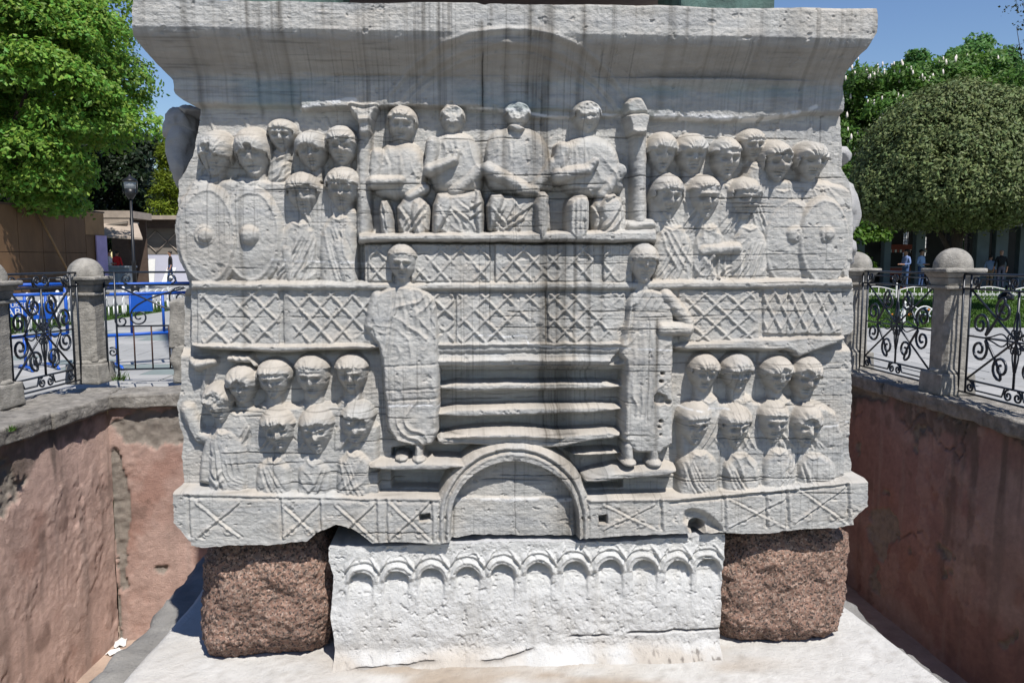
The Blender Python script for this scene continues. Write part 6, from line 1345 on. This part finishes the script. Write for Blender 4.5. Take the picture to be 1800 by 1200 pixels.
# ================================================================== people in the background
def person(label, loc, rz_, top, legs, arms=((-1, .0, .1), (1, .0, .1)), hair='hair', stride=0.0, h=1.75, fore=None, bald=False, shoes='c_black', sit=False, back=False):
    """a standing or walking figure: one skinned body, hair as a child; faces -y before turning"""
    k = h / 1.75; V = []; E = []; Rd = []
    def add(p, r, par=None): V.append(tuple(c * k for c in p)); Rd.append(r * k); (E.append((par, len(V) - 1)) if par is not None else None); return len(V) - 1
    pel = add((0, 0, .96), .135); wa = add((0, 0, 1.10), .125, pel); ch = add((0, .01, 1.30), .155, wa); nk0 = add((0, .01, 1.46), .075, ch); nk = add((0, -.005, 1.53), .052, nk0); h1_ = add((0, -.02, 1.60), .085, nk); h2_ = add((0, -.02, 1.68), .098, h1_); add((0, -.01, 1.735), .060, h2_)
    for s in (-1, 1):
        f = stride * s; hip = add((.09 * s, 0, .92), .095, pel); kn = add((.10 * s, -.02 - f * .5, .50), .066, hip); an = add((.10 * s, .02 - f + (.08 if f < 0 else 0), .09), .045, kn); add((.115 * s, -.15 - f, .035), .036, an)
    for s in (-1, 1):
        sh = add((.18 * s, .01, 1.41), .062, ch)
        if fore == 'front': el = add((.25 * s, .02, 1.13), .046, sh); wr = add((.12 * s, -.24, 1.10), .034, el); hd_ = add((.08 * s, -.30, 1.11), .036, wr); add((.06 * s, -.36, 1.10), .022, hd_); add((.04 * s, -.31, 1.14), .014, hd_)
        else: el = add((.27 * s, .03, 1.13), .046, sh); wr = add((.28 * s, -.06, .88), .033, el); hd_ = add((.28 * s, -.08, .81), .038, wr); add((.275 * s, -.10, .73), .022, hd_); add((.25 * s, -.12, .80), .014, hd_)
    me = bpy.data.meshes.new('person'); me.from_pydata(V, E, []); o = bpy.data.objects.new('person', me); COL.objects.link(o)
    sk = o.modifiers.new('skin', 'SKIN'); sk.use_smooth_shade = True
    for i, r in enumerate(Rd): me.skin_vertices[0].data[i].radius = (r, r); me.skin_vertices[0].data[i].use_root = i == 0
    o.modifiers.new('sub', 'SUBSURF').levels = 1; o.modifiers['sub'].render_levels = 1
    dg = bpy.context.evaluated_depsgraph_get(); m2 = bpy.data.meshes.new_from_object(o.evaluated_get(dg)); bpy.data.objects.remove(o); bpy.data.meshes.remove(me)
    m2.name = 'person'
    for nm in ('skin', top, legs, shoes): m2.materials.append(M[nm])
    wrz = .93 * k
    for p in m2.polygons:
        c = p.center; x, y, z = c[0] / k, c[1] / k, c[2] / k; mi = 1
        if z > 1.50: mi = 0
        elif z < .10: mi = 3
        elif z < 1.0 and abs(x) < .21: mi = 2
        if (fore == 'front' and y < -.20 and z > 1.0) or (fore != 'front' and abs(x) > .21 and z < 1.02): mi = 0
        p.material_index = mi
    o = link('person', m2); o.location = loc; o.rotation_euler[2] = rz_; tag(o, label, 'person')
    if not bald: mb = MB(); mb.ell((0, .012 * k, 1.695 * k), (.098 * k, .108 * k, .085 * k), 12, 8); mb.build('hair', M[hair], o)
    mb = MB(); mb.ell((0, -.118 * k, 1.655 * k), (.012, .018, .022), 6, 4); mb.build('nose', M['skin'], o)
    return o
def stand(px, py, d=None):
    return at_z(px, py, 0)
person('man in a black t-shirt and blue jeans walking beside the white panels on the left', at_z(301, 499, 0), R(-60), 'c_black', 'c_jeans', stride=.22)
person('person in a red top standing behind the grey kiosk counter', at_d(208, 503, 42.5) * [1, 1, 0], R(170), 'red', 'c_navy')
person('person in a white shirt leaning at the kiosk next to the lilac board', at_d(194, 503, 41.8) * [1, 1, 0], R(80), 'c_white', 'c_navy', fore='front')
person('man in a blue checked shirt holding something out by the vendor cart', at_z(1590, 509, 0), R(-80), 'c_check', 'c_jeans', fore='front', shoes='c_shoe')
person('man in a pale blue shirt and jeans looking down at his hands', at_z(1617, 508, 0), R(25), 'c_sky', 'c_jeans', fore='front')
person('person in dark clothes half hidden between the two men in blue shirts', at_z(1602, 506, 0), R(30), 'c_olive', 'c_tan')
person('bald man in black seen from behind, right of the big domed post', at_z(1757, 508, 0), R(170), 'c_black', 'c_navy', bald=True)
person('person in a blue shirt standing close beside the bald man in black', at_d(1738, 510, 36.5) * [1, 1, 0], R(120), 'c_sky', 'c_tan', h=1.5)
# vendor cart with a fringed awning
a = at_z(1602, 504, 0); vc = thing('vendor_cart', 'small vendor cart under a faded red fringed awning behind the two men in blue shirts', 'cart', (a[0], a[1] + .9, 0)); s3 = 37 / F
mb = MB(); mb.hexa([(-.95, -.5, 1.80), (.95, -.5, 1.80), (.95, .5, 1.80), (-.95, .5, 1.80)], [(-.70, -.25, 2.06), (.70, -.25, 2.06), (.70, .25, 2.06), (-.70, .25, 2.06)]); mb.build('awning', M['redfringe'], vc)
for k in range(15): mb = MB(); mb.box(-.95 + k * .1267, -.95 + k * .1267 + .085, -.52, -.505, 1.66, 1.80); mb.build('fringe', M['redfringe' if k % 2 else 'white'], vc)
for sx in (-1, 1):
    for sy in (-1, 1): mb = MB(); mb.tube([(sx * .85, sy * .4, .9), (sx * .85, sy * .4, 1.82)], .02, 6); mb.build('pole', M['black'], vc)
mb = MB(); mb.box(-.9, .9, -.45, .45, .35, .92); mb.build('body', M['redfringe'], vc); mb = MB(); mb.box(-.95, .95, -.5, .5, .92, .96); mb.build('tray', M['counter'], vc)
for sx in (-1, 1):
    mb = MB(); mb.tube([(sx * .6, -.5 + .0, .30 + 0), (sx * .6, .5, .30)], .02, 6); mb.build('axle', M['black'], vc)
    w_ = MB(); w_.tube([(sx * .6 + .28 * math.cos(x), -.49, .30 + .28 * math.sin(x)) for x in np.linspace(0, 2 * math.pi, 20)], .03, 6); w_.build('wheel', M['black'], vc)
# little weeds on the copings
for (px, py, lb, s_) in [(210, 668, 'weed growing at the foot of the patched iron panel', 1.0), (20, 757, 'weed in the coping joint near the left edge', .4)]:
    a = at_z(px, py, ZC); P = np.array([(rng.normal() * .03 * s_, rng.normal() * .03 * s_, 0) for _ in range(45)]); o = blades(P, .10 * s_, .006, (.08, .17, .02), 'weed'); o.location = a; tag(o, lb, 'weed')

# woods far off, closing the square behind everything
P = []; Nn = []; tone = []
for k in range(24):
    p = at_d(-500 + 2900 * k / 23, 400, 92 + 8 * math.sin(k * 2.3)); a, b, c = crown_points((p[0], p[1], 6.5 + 1.2 * math.sin(k * 1.7)), (7, 4, 6.5), 26, 170, 950 + k, (.28, .45)); P.append(a); Nn.append(b); tone.append(c)
o = crown_mesh('distant_woods', np.concatenate(P), np.concatenate(Nn), np.concatenate(tone), .75, (.06, .12, .03), M['leaf'], None)
tag(o, 'far off belt of dark green trees closing the square behind everything', 'woods', kind='stuff')
